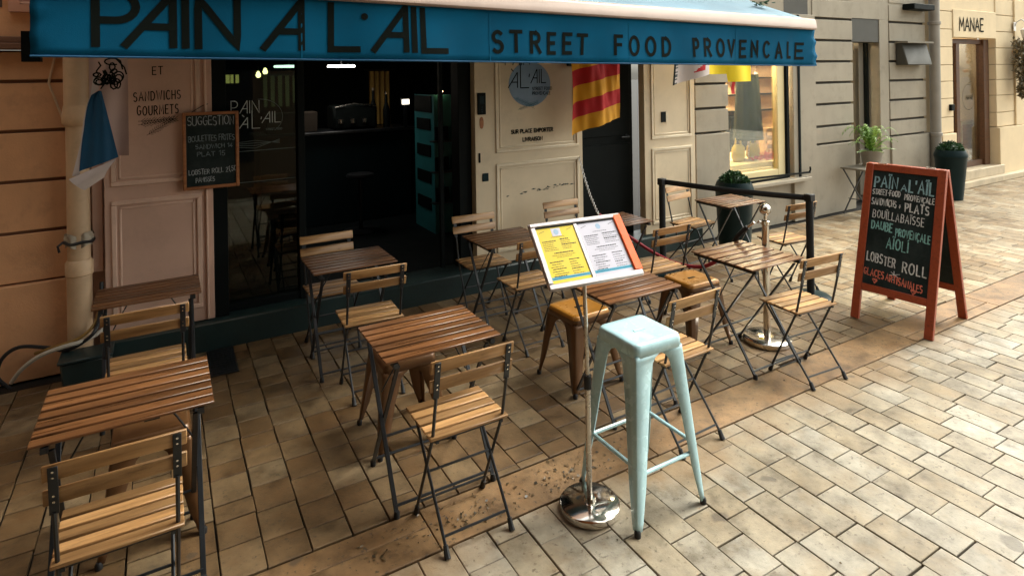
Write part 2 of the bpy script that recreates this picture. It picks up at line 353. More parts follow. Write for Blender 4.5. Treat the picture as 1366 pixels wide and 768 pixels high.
# ---------------------------------------------------------------- stroke lettering
def arc(cx, cy, rx, ry, a0, a1, n=12): return [(cx+rx*math.cos(R(a0+(a1-a0)*i/n)), cy+ry*math.sin(R(a0+(a1-a0)*i/n))) for i in range(n+1)]
G = {
 'A': (.72, [[(0, 0), (.36, 1), (.72, 0)], [(.13, .34), (.59, .34)]]),
 'B': (.6, [[(0, 0), (0, 1), (.3, 1)]+arc(.3, .77, .24, .23, 90, -90, 8)+[(0, .54), (.32, .54)]+arc(.32, .27, .27, .27, 90, -90, 8)+[(0, 0)]]),
 'C': (.62, [arc(.34, .5, .34, .5, 50, 310, 14)]),
 'D': (.64, [[(0, 0), (0, 1), (.22, 1)]+arc(.22, .5, .42, .5, 90, -90, 12)+[(0, 0)]]),
 'E': (.52, [[(.52, 1), (0, 1), (0, 0), (.52, 0)], [(0, .52), (.44, .52)]]),
 'F': (.5, [[(.5, 1), (0, 1), (0, 0)], [(0, .52), (.42, .52)]]),
 'G': (.66, [arc(.34, .5, .34, .5, 50, 340, 14)+[(.66, .45), (.4, .45)]]),
 'H': (.6, [[(0, 0), (0, 1)], [(.6, 0), (.6, 1)], [(0, .5), (.6, .5)]]),
 'I': (.08, [[(.04, 0), (.04, 1)]]),
 'L': (.5, [[(0, 1), (0, 0), (.5, 0)]]),
 'M': (.76, [[(0, 0), (.06, 1), (.38, .3), (.7, 1), (.76, 0)]]),
 'N': (.62, [[(0, 0), (0, 1), (.62, 0), (.62, 1)]]),
 'O': (.72, [arc(.36, .5, .36, .5, 90, 450, 20)]),
 'P': (.56, [[(0, 0), (0, 1), (.28, 1)]+arc(.28, .74, .28, .26, 90, -90, 8)+[(0, .48)]]),
 'R': (.6, [[(0, 0), (0, 1), (.28, 1)]+arc(.28, .75, .27, .25, 90, -90, 8)+[(0, .5)], [(.25, .5), (.6, 0)]]),
 'S': (.56, [arc(.28, .75, .26, .25, 40, 250, 8)+arc(.28, .25, .28, .26, 80, -140, 9)]),
 'T': (.6, [[(0, 1), (.6, 1)], [(.3, 1), (.3, 0)]]),
 'U': (.62, [[(0, 1), (0, .3)]+arc(.31, .3, .31, .3, 180, 360, 10)+[(.62, 1)]]),
 'V': (.64, [[(0, 1), (.32, 0), (.64, 1)]]),
 'W': (.9, [[(0, 1), (.22, 0), (.45, .8), (.68, 0), (.9, 1)]]),
 'Z': (.55, [[(0, 1), (.55, 1), (0, 0), (.55, 0)]]),
 '&': (.45, [[(.05, .2), (.4, .2)], [(.22, 0), (.22, .45)]]),
 "'": (.12, [[(.08, 1), (.03, .78)]]), '-': (.3, [[(0, .5), (.3, .5)]]), ',': (.1, [[(.06, .08), (0, -.12)]]), '.': (.06, [[(.02, .0), (.05, .04)]]),
 '1': (.3, [[(.05, .8), (.25, 1), (.25, 0)]]), '2': (.5, [arc(.25, .75, .25, .25, 160, -30, 8)+[(0, 0), (.5, 0)]]), '5': (.5, [[(.48, 1), (.05, 1), (.03, .58)]+arc(.23, .3, .26, .3, 120, -150, 9)]),
 '0': (.55, [arc(.27, .5, .27, .5, 90, 450, 16)]), '4': (.5, [[(.38, 0), (.38, 1), (0, .3), (.5, .3)]]), '?': (.4, [arc(.2, .78, .2, .22, 170, -60, 8)+[(.2, .4), (.2, .28)], [(.2, .05), (.2, .0)]]),
 'e': (.5, [arc(.3, .5, .28, .42, 40, 320, 12), [(0, .58), (.36, .58)], [(0, .42), (.34, .42)]]),
 'h': (.5, [[(.25, .0), (.0, .55)]+arc(.125, .6, .125, .2, 200, 0, 5)+arc(.375, .6, .125, .2, 180, -20, 5)+[(.25, 0)]]),
}
DECO = dict(G); DECO['A'] = (.72, [[(0, 0), (.7, 1), (.72, 1), (.72, 0)], [(.26, .36), (.72, .36)]])
DECO['P'] = (.62, [[(0, 0), (0, 1), (.3, 1)]+arc(.3, .73, .32, .27, 90, -90, 12)+[(0, .46)]]); DECO['N'] = (.68, [[(0, 0), (0, 1), (.68, 0), (.68, 1)]])
ACC = {'À': ('A', [[(.25, 1.25), (.4, 1.1)]]), 'Ï': ('I', [[(-.1, 1.16), (-.09, 1.22)], [(.16, 1.16), (.17, 1.22)]]), 'Ç': ('C', [[(.36, 0), (.3, -.16), (.38, -.2)]]), 'Ö': ('O', [[(.2, 1.16), (.21, 1.22)], [(.5, 1.16), (.51, 1.22)]]), 'Í': ('I', [[(.0, 1.14), (.08, 1.24)]])}
def glyph(ch, font=G):
    if ch in ACC: b, ex = ACC[ch]; w, s = font[b]; return w, s+ex
    return font.get(ch, (.3, []))
def text_strokes(txt, h, width=None, x0=0, y0=0, font=G, track=.2, slope=0, wob=0):
    out = []; x = 0; k = 1
    adv = sum(glyph(c, font)[0]+track for c in txt)-track
    if width: k = width/(adv*h)
    for c in txt:
        w, ss = glyph(c, font); dy = random.uniform(-wob, wob)*h; hs = 1+random.uniform(-wob, wob)
        for st in ss: out.append([(x0+(x+px)*h*k, y0+py*h*hs+dy+slope*(x+px)*h*k) for px, py in st])
        x += w+track
    return out
def front(Y):            # lettering on a plane facing -Y
    return lambda u, v, l: (u, Y-.0015-l, v)

# ================================================================ GROUND
g = MB(); g.box((-120, -120, -.4), (160, 160, -.014)); struct(g.build('ground', 'grout'))
def stones(name, x0, x1, y0, y1, cw, lmin, lmax, mt, gap=.007, along='Y', seed=1):
    rnd = random.Random(seed); b = MB(); x = x0
    while x < x1-1e-3:
        w = min(cw*rnd.uniform(.96, 1.05), x1-x); y = y0-rnd.uniform(0, lmax)*(along == 'Y')
        if x1-(x+w) < .04: w = x1-x
        while y < y1-1e-3:
            l = rnd.uniform(lmin, lmax); ya, yb = max(y, y0), min(y+l, y1)
            if y1-yb < .06: yb = y1
            if yb-ya > .03:
                b.tint = rnd.random(); z = rnd.uniform(-.0009, .0009); gx = gap/2; q = lambda: rnd.uniform(-.0024, .0024)
                tz = [z+q()*.3 for _ in range(4)]; c = .0022
                X0, X1, Y0, Y1 = x+gx+q(), x+w-gx+q(), ya+gx+q(), yb-gx+q()
                lo = [b.bm.verts.new(p) for p in ((X0, Y0, -.013), (X1, Y0, -.013), (X1, Y1, -.013), (X0, Y1, -.013))]
                md = [b.bm.verts.new(p) for p in ((X0, Y0, tz[0]-c), (X1, Y0, tz[1]-c), (X1, Y1, tz[2]-c), (X0, Y1, tz[3]-c))]
                up = [b.bm.verts.new(p) for p in ((X0+c, Y0+c, tz[0]), (X1-c, Y0+c, tz[1]), (X1-c, Y1-c, tz[2]), (X0+c, Y1-c, tz[3]))]
                b._f(up)
                for A, B in ((lo, md), (md, up)):
                    for i in range(4): b._f([A[i], A[(i+1) % 4], B[(i+1) % 4], B[i]])
            y = yb if yb > y else y+l
        x += w
    return struct(b.build(name, mt, recalc=False))
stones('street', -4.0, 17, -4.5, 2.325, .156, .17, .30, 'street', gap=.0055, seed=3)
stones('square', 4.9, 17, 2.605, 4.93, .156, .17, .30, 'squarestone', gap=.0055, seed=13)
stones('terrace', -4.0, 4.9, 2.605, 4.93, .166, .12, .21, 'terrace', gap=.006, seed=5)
stones('paving_border', -4.0, 17, 2.33, 2.6, 1.25, .5, .6, 'bandstone', seed=8)
gr = MB(); gr.box((.245, 4.45, .0025), (.42, 4.89, .009))
for i in range(11): gr.box((.258, 4.475+i*.036, .009), (.407, 4.493+i*.036, .0125))
tag(gr.build('floor_grate', 'black'), 'small dark rectangular grate set in the paving by the dark doorstep', 'grate')
lf = MB(); rl = random.Random(4)
spots = [(1.05+.35*rl.gauss(0, 1), 2.45+.05*rl.gauss(0, 1)) for _ in range(150)]+[(1.75+.12*rl.gauss(0, 1), 2.47+.05*rl.gauss(0, 1)) for _ in range(80)]+[(rl.uniform(.2, 5), rl.uniform(1.2, 2.6)) for _ in range(40)]
for (x, y) in spots:
    a = rl.uniform(0, 6.3); l = rl.uniform(.003, .012); w = l*rl.uniform(.25, .7); lf.tint = rl.random()
    ux, uy = math.cos(a)*l, math.sin(a)*l; vx, vy = -math.sin(a)*w, math.cos(a)*w
    lf.poly([(x-ux, y-uy, .0035), (x+vx, y+vy, .0035+rl.uniform(.001, .006)), (x+ux, y+uy, .0038), (x-vx, y-vy, .004)])
tag(lf.build('leaf_litter', 'leaf'), 'dark crumbs and bits of dry leaf scattered along the brown paving band', 'debris', kind='stuff')

# ================================================================ BUILDINGS
def grooved(b, x0, x1, yf, zs, depth, gap=.022, back=.25, bev=.004):
    for a, c in zip(zs, zs[1:]): b.box((x0, yf, a+gap/2), (x1, yf+back, c-gap/2), bev)
    b.mi = 1; b.box((x0+.004, yf+depth, zs[0]), (x1-.004, yf+back+.01, zs[-1])); b.mi = 0

# --- salmon building on the left
sb = thing('salmon_building', 'salmon plaster house with grooved courses and a louvred shutter at the left edge', 'building', (-2.5, 5.1, 0))
b = MB(); b.box((-9, 5.055, 0), (-.56, 5.4, .632), .006); 
grooved(b, -9, -.56, 5.08, [.634, .969, 1.305, 1.636, 1.965, 2.17], .018)
b.box((-9, 5.09, 2.26), (-.56, 5.4, 9))
w = b.build('wall', ['salmon', 'salmon_dark']); w.parent = sb; w.matrix_parent_inverse = sb.matrix_basis.inverted() if False else Matrix.Translation((2.5, -5.1, 0))
def kid(bm, name, mats, par, label=None):
    o = bm.build(name, mats, par, label); o.matrix_parent_inverse = Matrix.Translation(-Vector(par.location)); return o
b = MB(); b.box((-9, 4.985, 2.172), (-.56, 5.1, 2.215), .006); b.box((-9, 5.02, 2.215), (-.56, 5.1, 2.258), .006); kid(b, 'cornice', 'salmon_dark', sb)  # string-course shade put into the dark cornice colour
b = MB(); b.box((-.86, 5.03, 2.42), (-.80, 5.09, 4.2)); b.box((-.5, 5.03, 2.42), (-.56, 5.09, 4.2)); b.box((-.8, 5.03, 2.42), (-.56, 5.09, 2.47))
for i in range(30): b.hexa([(-.8, 5.035, 2.475+i*.055), (-.56, 5.035, 2.475+i*.055), (-.56, 5.045, 2.475+i*.055), (-.8, 5.045, 2.475+i*.055), (-.8, 5.07, 2.515+i*.055), (-.56, 5.07, 2.515+i*.055), (-.56, 5.08, 2.515+i*.055), (-.8, 5.08, 2.515+i*.055)])
kid(b, 'shutter', 'shutter', sb)
b = MB(); b.box((-1.5, 5.085, 2.45), (-.9, 5.1, 4.1)); wn = kid(b, 'window', 'oppwin', sb)

# --- restaurant
rb = thing('restaurant_building', 'restaurant front with tall painted panels and a dark open doorway under the blue awning', 'building', (2.4, 5.0, 0))
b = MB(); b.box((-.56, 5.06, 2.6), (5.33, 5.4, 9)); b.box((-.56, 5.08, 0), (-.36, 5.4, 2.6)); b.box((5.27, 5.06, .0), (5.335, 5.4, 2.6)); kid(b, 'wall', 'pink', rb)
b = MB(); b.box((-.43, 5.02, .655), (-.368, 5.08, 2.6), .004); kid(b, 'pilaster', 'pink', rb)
b = MB(); b.box((-.355, 4.9, -.01), (5.31, 5.22, .2), .012); kid(b, 'doorstep', 'teal', rb)
def frame(b, x0, x1, z0, z1, yf, w=.03, p=.014):
    for (xa, xb, za, zb) in ((x0, x1, z0, z0+w), (x0, x1, z1-w, z1), (x0, x0+w, z0+w, z1-w), (x1-w, x1, z0+w, z1-w)):
        b.box((xa, yf-p, za), (xb, yf+.004, zb), .004)
    i = w*1.5
    for (xa, xb, za, zb) in ((x0+i, x1-i, z0+i, z0+i+.014), (x0+i, x1-i, z1-i-.014, z1-i), (x0+i, x0+i+.014, z0+i, z1-i), (x1-i-.014, x1-i, z0+i, z1-i)):
        b.box((xa, yf-p*.45, za), (xb, yf+.003, zb), .003)
def panel(x0, x1, ix0, ix1, mat, mould, bot=.21, hole=None):
    b = MB(); Y0 = 4.965
    b.box((x0, Y0, bot), (x1, Y0+.09, 2.6), .003)
    o = kid(b, 'door_panel', mat, rb)
    b = MB(); frame(b, ix0, ix1, bot+.1, 1.135, Y0); frame(b, ix0, ix1, 1.235, 2.6, Y0); c = kid(b, 'moulding', mould, rb); c.parent = o
    return o
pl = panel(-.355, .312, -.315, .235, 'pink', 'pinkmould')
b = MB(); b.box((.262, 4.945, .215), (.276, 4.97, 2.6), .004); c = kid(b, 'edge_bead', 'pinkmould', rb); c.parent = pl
pm = panel(2.465, 3.675, 2.675, 3.625, 'cream', 'moulding')
pr_ = panel(4.505, 5.268, 4.6, 5.21, 'cream', 'moulding')
b = MB(); b.box((4.75, 4.955, 1.415), (4.845, 4.97, 1.53)); c = kid(b, 'letter_slot', 'dark', rb); c.parent = pr_
b = MB(); b.box((4.812, 4.952, 1.415), (4.845, 4.9545, 1.53)); c = kid(b, 'slot_flap', 'moulding', rb); c.parent = pr_
# peeling paint on the middle panel
b = MB(); rr_ = random.Random(2)
for i in range(26):
    x = 2.75+rr_.random()**.8*.85; z = .82+.06*(x-2.7)+rr_.gauss(0, .008); l = rr_.uniform(.008, .03)
    b.poly([(x-l, 4.9635, z), (x, 4.9635, z-.004), (x+l, 4.9635, z+.003), (x, 4.9635, z+rr_.uniform(.003, .012))])
c = kid(b, 'peeled_paint', 'teal', rb); c.parent = pm
# lettering on the panels
mf = front(4.965)
for t, z, x0, wd, h in (('ET', 2.0, -.06, .062, .056), ('SANDWICHS', 1.816, -.175, .285, .062), ('GOURMETS', 1.716, -.155, .25, .062)):
    b = MB(); b.strokes(text_strokes(t, h, wd, x0, z, slope=.03, track=.38, wob=.04), mf, .0065); c = kid(b, 'lettering', 'letter', rb); c.parent = pl
rs = random.Random(9)
def sprig(b, mf, x, z, L, ang, w=.0024, n=12):
    dx, dz = math.cos(R(ang)), math.sin(R(ang)); st = [[(x, z), (x+dx*L, z+dz*L)]]
    for i in range(n):
        t = (i+1)/(n+1)*L; px, pz = x+dx*t, z+dz*t; l = .035*rs.uniform(.7, 1.1)
        for sg in (1, -1): st.append([(px, pz), (px+math.cos(R(ang+sg*38))*l, pz+math.sin(R(ang+sg*38))*l)])
    b.strokes(st, mf, w, lift=.0001)
b = MB(); sprig(b, mf, -.15, 1.675, .24, 2); sprig(b, mf, -.15, 1.65, .22, 8); sprig(b, mf, -.1, 1.575, .2, 32); c = kid(b, 'painted_sprig', 'letter', rb); c.parent = pl
b = MB(); b.poly([(3.06+.235*math.cos(R(a)), 4.9635, 1.87+.215*math.sin(R(a))) for a in range(0, 360, 8)]); c = kid(b, 'logo_disc', 'logoblue', rb); c.parent = pm
mf2 = lambda u, v, l: (u, 4.9615-l, v)
for st, w_ in ((text_strokes('PAIN', .15, .27, 2.79, 2.055, DECO), .009), (text_strokes('À', .14, None, 2.82, 1.84, DECO), .009), ([[(2.955, 2.12), (2.955, 1.835), (3.045, 1.835)], [(3.055, 1.965), (3.05, 1.94)]], .009),
        (text_strokes('AIL', .13, .17, 3.07, 1.88, DECO), .009), (text_strokes('STREET FOOD', .028, .225, 3.085, 1.81), .0045), (text_strokes('PROVENÇALE', .028, .205, 3.085, 1.765), .0045), (text_strokes('SUR PLACE EMPORTER', .034, .47, 2.845, 1.405), .009), (text_strokes('LIVRAISON', .034, .22, 2.97, 1.325), .009)):
    b = MB(); b.strokes(st, mf2, w_); c = kid(b, 'lettering', 'letter', rb); c.parent = pm
b = MB(); sprig(b, lambda u, v, l: (u, 4.9605-l, v), 2.88, 1.745, .24, -22); sprig(b, lambda u, v, l: (u, 4.9605-l, v), 2.92, 1.63, .24, 16); c = kid(b, 'logo_sprig', 'sprig', rb); c.parent = pm
# sliding door, dark jambs, second door
b = MB(); b.box((.314, 4.99, .2), (.41, 5.2, 2.6), .004); b.box((2.335, 5.04, .2), (2.462, 5.2, 2.6), .004); b.box((.41, 5.04, 2.5), (2.335, 5.2, 2.6)); b.box((.93, 5.05, .2), (.985, 5.16, 2.5), .004); b.box((.41, 5.06, .2), (.93, 5.15, .26), .004); b.box((2.2, 5.16, .2), (2.235, 5.2, 2.5)); kid(b, 'door_frame', 'dark', rb)
b = MB(); b.box((.41, 5.1, .26), (.93, 5.108, 2.5)); gp = kid(b, 'glass_door', 'dpane', rb)
mfg = lambda u, v, l: (u, 5.0975-l, v)
for st in (text_strokes('PAIN', .095, .2, .452, 1.695, DECO), [[(.6, 1.71), (.6, 1.575), (.655, 1.575)], [(.668, 1.66), (.665, 1.645)]], text_strokes('AIL', .085, .135, .672, 1.615, DECO), text_strokes('À', .08, None, .51, 1.58, DECO)):
    b = MB(); b.strokes(st, mfg, .0055); c = kid(b, 'door_lettering', 'decal', rb); c.parent = gp
b = MB(); b.strokes([arc(.66, 1.66, .165, .14, 95, -50, 22)], mfg, .003); b.strokes(text_strokes('STREET FOOD', .014, .12, .7, 1.555), mfg, .0025)
for i in range(4): b.strokes([[(.5, 1.47-i*.012), (.62, 1.48-i*.02), (.8, 1.45+i*.01)]], mfg, .003)
b.strokes([[(.42, 1.40), (.92, 1.405)]], mfg, .004); b.strokes([[(.42, 1.16), (.92, 1.165)]], mfg, .003)
c = kid(b, 'door_decal', 'decalfaint', rb); c.parent = gp
b = MB(); b.box((3.678, 5.16, .2), (4.502, 5.2, 2.6)); b.box((3.72, 5.145, .3), (4.46, 5.163, 1.2), .006); b.box((3.72, 5.145, 1.28), (4.46, 5.163, 2.5), .006); od = kid(b, 'side_door', 'dark', rb)
b = MB(); b.tube([(4.40, 5.14, 1.27), (4.40, 5.09, 1.27), (4.29, 5.09, 1.27)], .009); b.cyl((4.40, 5.141, 1.27), (4.40, 5.128, 1.27), .022); c = kid(b, 'handle', 'black', rb); c.parent = od
# interior shell
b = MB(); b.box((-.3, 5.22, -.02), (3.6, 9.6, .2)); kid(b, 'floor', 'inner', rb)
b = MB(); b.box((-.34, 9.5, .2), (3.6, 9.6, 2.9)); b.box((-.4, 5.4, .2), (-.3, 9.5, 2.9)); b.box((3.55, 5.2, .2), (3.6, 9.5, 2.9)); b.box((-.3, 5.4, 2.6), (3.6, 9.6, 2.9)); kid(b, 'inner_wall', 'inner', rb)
# small wall fittings
def fit(name, a, b2, mat, label, cat, bev=.004):
    q = MB(); q.box(a, b2, bev); return tag(q.build(name, mat), label, cat)
ic = thing('intercom', 'black intercom plate high on the cream door jamb', 'intercom', (2.53, 4.965, 1.72)); b = MB(); b.box((2.49, 4.95, 1.6), (2.575, 4.9645, 1.8), .004); kid(b, 'plate', 'dark', ic)
b = MB(); b.box((2.51, 4.946, 1.70), (2.555, 4.951, 1.77)); 
for i in range(3): b.box((2.525, 4.946, 1.62+i*.02), (2.54, 4.951, 1.632+i*.02))
kid(b, 'buttons', 'pot', ic)
b = MB(); b.prism([(2.532+.02*math.cos(R(a)), 4.9645, 1.525+.055*math.sin(R(a))) for a in range(0, 360, 15)], (0, -.006, 0)); tag(b.build('oval_badge', 'boardwood'), 'small red-brown oval badge below the black intercom', 'badge')
fit('switch_plate', (2.53, 4.957, .985), (2.595, 4.9645, 1.06), 'pot', 'small dark square switch plate low on the cream door jamb', 'switch plate')
fit('lock_plate', (2.495, 4.958, 1.16), (2.515, 4.9645, 1.25), 'dark', 'narrow dark lock plate on the cream door jamb above the switch plate', 'lock')
fit('door_camera', (3.49, 4.93, 2.04), (3.61, 4.964, 2.1), 'pot', 'little dark green box on the middle cream panel beside the striped flag', 'box')
# interior things
cn = thing('counter', 'dark teal serving counter at the back of the restaurant', 'counter', (1.8, 7.6, .2)); b = MB(); b.box((.95, 7.4, .2), (2.75, 7.9, 1.28), .01); kid(b, 'body', 'counter', cn); b = MB(); b.box((.9, 7.35, 1.281), (2.8, 7.95, 1.32), .008); kid(b, 'worktop', 'black', cn)
cm = thing('coffee_machine', 'dark coffee machine with small chrome glints on the counter', 'coffee machine', (2.05, 7.65, 1.32)); b = MB(); b.box((1.8, 7.5, 1.321), (2.35, 7.85, 1.62), .03); kid(b, 'body', 'dark', cm)
b = MB(); [b.cyl((1.88+i*.15, 7.47, 1.45), (1.88+i*.15, 7.47, 1.40), .03) for i in range(3)]; b.tube([(1.82, 7.49, 1.6), (2.05, 7.49, 1.64), (2.33, 7.49, 1.6)], .008); kid(b, 'taps', 'steel', cm)
bx = thing('menu_box', 'brown box with a dark panel on the left end of the counter', 'box', (1.2, 7.5, 1.32)); b = MB(); b.box((1.03, 7.45, 1.321), (1.6, 7.7, 1.56), .006); kid(b, 'body', 'soil', bx); b = MB(); b.box((1.2, 7.443, 1.33), (1.36, 7.449, 1.54)); kid(b, 'panel', 'dark', bx)
for (x, lab) in ((1.24, 'left of two lit white disc lamps in the restaurant, above the slatted panel'), (1.83, 'right of two lit white disc lamps, above the middle of the counter')):
    t = thing('pendant_lamp', lab, 'lamp', (x, 7.2, 2.6), group='white disc lamps hanging in the restaurant')
    b = MB(); b.lathe([(0, -.515), (.155, -.515), (.16, -.505), (.155, -.49), (0, -.485)], (0, 0, 0)); b.build('lamp_disc', 'lampdisc', t); b = MB(); b.cyl((0, 0, -.49), (0, 0, 0), .006); b.build('cord', 'black', t)
for (x, y, z, lab) in ((1.02, 8.0, 2.02, 'left of the pair of warm glowing bulbs behind the glass door'), (1.10, 8.0, 2.06, 'right of the pair of warm glowing bulbs behind the glass door'), (2.70, 6.3, 1.80, 'single warm glowing bulb near the right jamb of the doorway')):
    t = thing('hanging_bulb', lab, 'light bulb', (x, y, 2.6)); b = MB(); b.lathe([(0, -.045), (.022, -.035), (.03, -.01), (.02, .02), (.012, .035), (0, .04)], (0, 0, z-2.6)); b.build('bulb', 'bulb', t); b = MB(); b.cyl((0, 0, z-2.56), (0, 0, 0), .004); b.build('cord', 'black', t)
t = thing('slatted_screen', 'pale slatted screen hanging below the left disc lamp', 'screen', (1.1, 7.9, 1.7)); b = MB()
for i in range(5): b.box((1.06+i*.085, 7.88, 1.62+(.04 if i == 4 else 0)), (1.105+i*.085, 7.9, 2.0), .004)
kid(b, 'slats', 'blind', t); b = MB(); b.box((1.04, 7.903, 1.99), (1.46, 7.92, 2.02)); kid(b, 'rail', 'black', t)
t = thing('lamplit_boards', 'yellow boards on the back wall behind the glass door, lamplight put in as glow', 'lit panel', (.7, 9.4, 2.0)); b = MB(); b.box((.42, 9.38, 1.91), (.82, 9.42, 2.03)); b.box((.835, 9.38, 1.91), (.87, 9.42, 2.03)); b.box((.9, 9.38, 1.91), (.94, 9.42, 2.03)); kid(b, 'tiles', 'boardglow', t); b = MB(); b.box((.40, 9.421, 1.89), (.96, 9.45, 2.05)); kid(b, 'frame', 'dark', t)
t = thing('curtain', 'ochre curtain hanging behind the counter on the right', 'curtain', (2.62, 8.4, 2.0)); b = MB(); b.grid(lambda u, v: (2.52+.3*u, 8.4+.02*math.sin(u*25), 1.3+v*.75), 30, 4); kid(b, 'cloth', 'curtain', t); b = MB(); b.cyl((2.45, 8.4, 2.07), (2.9, 8.4, 2.07), .01); kid(b, 'rod', 'black', t)
bo = thing('bottle', 'dark slim bottle on the counter before the curtain', 'bottle', (2.5, 7.6, 1.321)); b = MB(); b.lathe([(0, 0), (.045, 0), (.045, .22), (.018, .32), (.016, .42), (0, .42)]); b.build('body', 'dark', bo); b = MB(); b.cyl((0, 0, .421), (0, 0, .45), .018); b.build('cap', 'steel', bo)
b2 = dup(bo); b2.location = (2.36, 7.7, 1.321); b2.scale = (1, 1, 1.12); tag(b2, 'taller dark bottle on the counter, left of the slim one', 'bottle')
t = thing('till_screen', 'small lit till screen at the right end of the counter', 'screen', (2.62, 7.3, 1.4)); b = MB(); b.box((2.575, 7.2, 1.62), (2.665, 7.21, 1.68)); kid(b, 'display', 'screen', t); b = MB(); b.box((2.56, 7.211, 1.6), (2.68, 7.23, 1.70), .004); b.box((2.6, 7.215, 1.321), (2.64, 7.228, 1.6)); kid(b, 'case', 'black', t)
t = thing('drinks_fridge', 'tall teal drinks fridge inside the right of the doorway', 'fridge', (2.75, 6.4, .2)); b = MB(); b.box((2.62, 6.3, .2), (3.2, 6.34, 1.75)); b.box((2.62, 6.34, .2), (2.66, 6.9, 1.75)); b.box((3.16, 6.34, .2), (3.2, 6.9, 1.75)); kid(b, 'body', 'fridge', t)
b = MB(); [b.box((2.56, 6.2, .55+i*.34), (3.1, 6.295, .565+i*.34)) for i in range(3)]; kid(b, 'shelf', 'black', t); b = MB(); b.box((2.61, 6.36, 1.55), (2.618, 6.88, 1.74)); [b.box((2.605, 6.4, .45+k*.3), (2.618, 6.8, .58+k*.3)) for k in range(4)]; kid(b, 'contents', 'dark', t)
b = MB(); [b.cyl((2.63+j*.11, 6.25, .57+i*.34), (2.63+j*.11, 6.25, .72+i*.34), .028, n=10) for i in range(3) for j in range(3)]; kid(b, 'cans', 'dark', t)
tg = MB(); tg.lathe([(0, 0), (.16, 0), (.17, .01), (0, .012)]); 
t = thing('bar_stool', 'dark bar stool with a round seat in front of the counter', 'stool', (1.95, 6.9, .2)); b = MB(); b.lathe([(0, .62), (.15, .62), (.16, .64), (.15, .66), (0, .66)]); b.build('seat', 'black', t); b = MB(); b.cyl((0, 0, 0), (0, 0, .62), .025); b.build('post', 'black', t); b = MB(); b.lathe([(0, 0), (.2, 0), (.2, .015), (.03, .03), (0, .03)]); b.build('base', 'black', t); tg.bm.free()

# --- grey building with the show window
gb = thing('grey_building', 'grey plaster shop building with grooved piers, a show window and a dark doorway', 'building', (8, 5.1, 0))
ZS = [.955, 1.196, 1.496, 1.79, 2.08, 2.37, 2.67, 2.94, 3.24, 3.54, 3.9]
b = MB()
grooved(b, 5.375, 5.93, 5.05, [1.24, 1.53, 1.82, 2.11, 2.40, 2.69], .035, .03); b.box((5.36, 5.035, 0), (5.93, 5.3, 1.228), .005)
b.box((5.34, 5.05, 2.7), (10.45, 5.4, 9)); b.box((5.93, 5.05, 0), (7.1, 5.3, .53)); b.box((5.9, 4.91, .53), (7.34, 5.15, .575), .006)
b.box((7.1, 5.0, 0), (7.58, 5.3, 2.7), .004)
grooved(b, 7.585, 8.5, 5.04, ZS, .035, .034); b.box((7.585, 5.02, 0), (8.5, 5.3, .943), .005)
b.box((9.2, 5.05, 0), (9.44, 5.3, 2.7), .004); grooved(b, 9.445, 10.47, 5.04, ZS, .035, .034); b.box((9.445, 5.02, 0), (10.62, 5.3, .943), .005)
kid(b, 'wall', ['grey', 'groove'], gb)
b = MB(); b.box((8.503, 5.06, 2.36), (9.2, 5.25, 2.7), .004); b.box((7.0, 5.12, 2.3), (7.5, 5.049, 2.95)) ; b.box((8.503, 5.5, .1), (9.2, 5.55, 2.4)); kid(b, 'lintel', 'lintel', gb)
b = MB(); b.box((8.503, 5.3, 0), (9.2, 5.6, .1)); b.box((9.0, 5.25, .1), (9.2, 5.5, 2.36)); kid(b, 'door_reveal', 'greyd', gb)
b = MB(); b.box((8.506, 5.2, .1), (8.62, 5.28, 2.36), .004); b.box((8.66, 5.3, .1), (8.7, 5.36, 2.36)); b.box((9.12, 5.2, .1), (9.17, 5.249, 2.36)); b.box((8.56, 5.4, .1), (9.0, 5.44, 2.36)); kid(b, 'dark_door', 'dark', gb)
# show window
b = MB(); b.box((6.86, 5.06, .60), (7.0, 5.13, 2.66), .004); b.box((5.935, 5.06, .578), (6.86, 5.13, .70), .004); b.box((5.935, 5.13, .66), (6.86, 5.75, .72)); sw = kid(b, 'window_frame', 'creamframe', gb)
b = MB(); b.box((7.003, 5.03, .578), (7.055, 5.1, 2.69), .004); b.box((7.19, 4.985, .54), (7.225, 4.998, 2.69)); b.box((5.935, 5.02, .577), (7.0, 5.055, .60)); b.beam((6.0, 4.94, .66), (7.33, 4.94, .63), .025, .02); b.tube([(7.32, 4.94, .63), (7.345, 4.94, .66), (7.34, 4.94, .70)], .012, 6); kid(b, 'window_surround', 'dark', gb)
b = MB(); b.box((5.935, 5.1, .70), (6.86, 5.106, 2.66)); kid(b, 'window_pane', 'pane', gb)
b = MB(); b.box((5.7, 6.3, .3), (8.6, 6.36, 2.72)); b.box((8.54, 5.45, .3), (8.6, 6.3, 2.72)); b.box((5.7, 5.45, .3), (5.76, 6.3, 2.72)); b.box((5.7, 5.45, 2.68), (8.6, 6.36, 2.74)); kid(b, 'window_backdrop', 'showback', gb)
b = MB(); [b.box((7.3, 6.2, 1.35+i*.25), (8.5, 6.298, 1.37+i*.25)) for i in range(4)]; b.box((7.2, 6.1, .72), (7.75, 6.295, 1.3)); kid(b, 'window_shelf', 'dark', gb)
b = MB(); b.box((5.94, 5.2, .6), (8.5, 6.3, .78)); kid(b, 'window_floor', 'creamframe', gb)
b = MB(); b.box((6.2, 5.45, 2.62), (7.6, 5.95, 2.66)); kid(b, 'window_lamp', 'winlamp', gb)
t = thing('skirt_on_stand', 'long dark green skirt on a stand in the show window', 'skirt', (6.72, 5.4, .78))
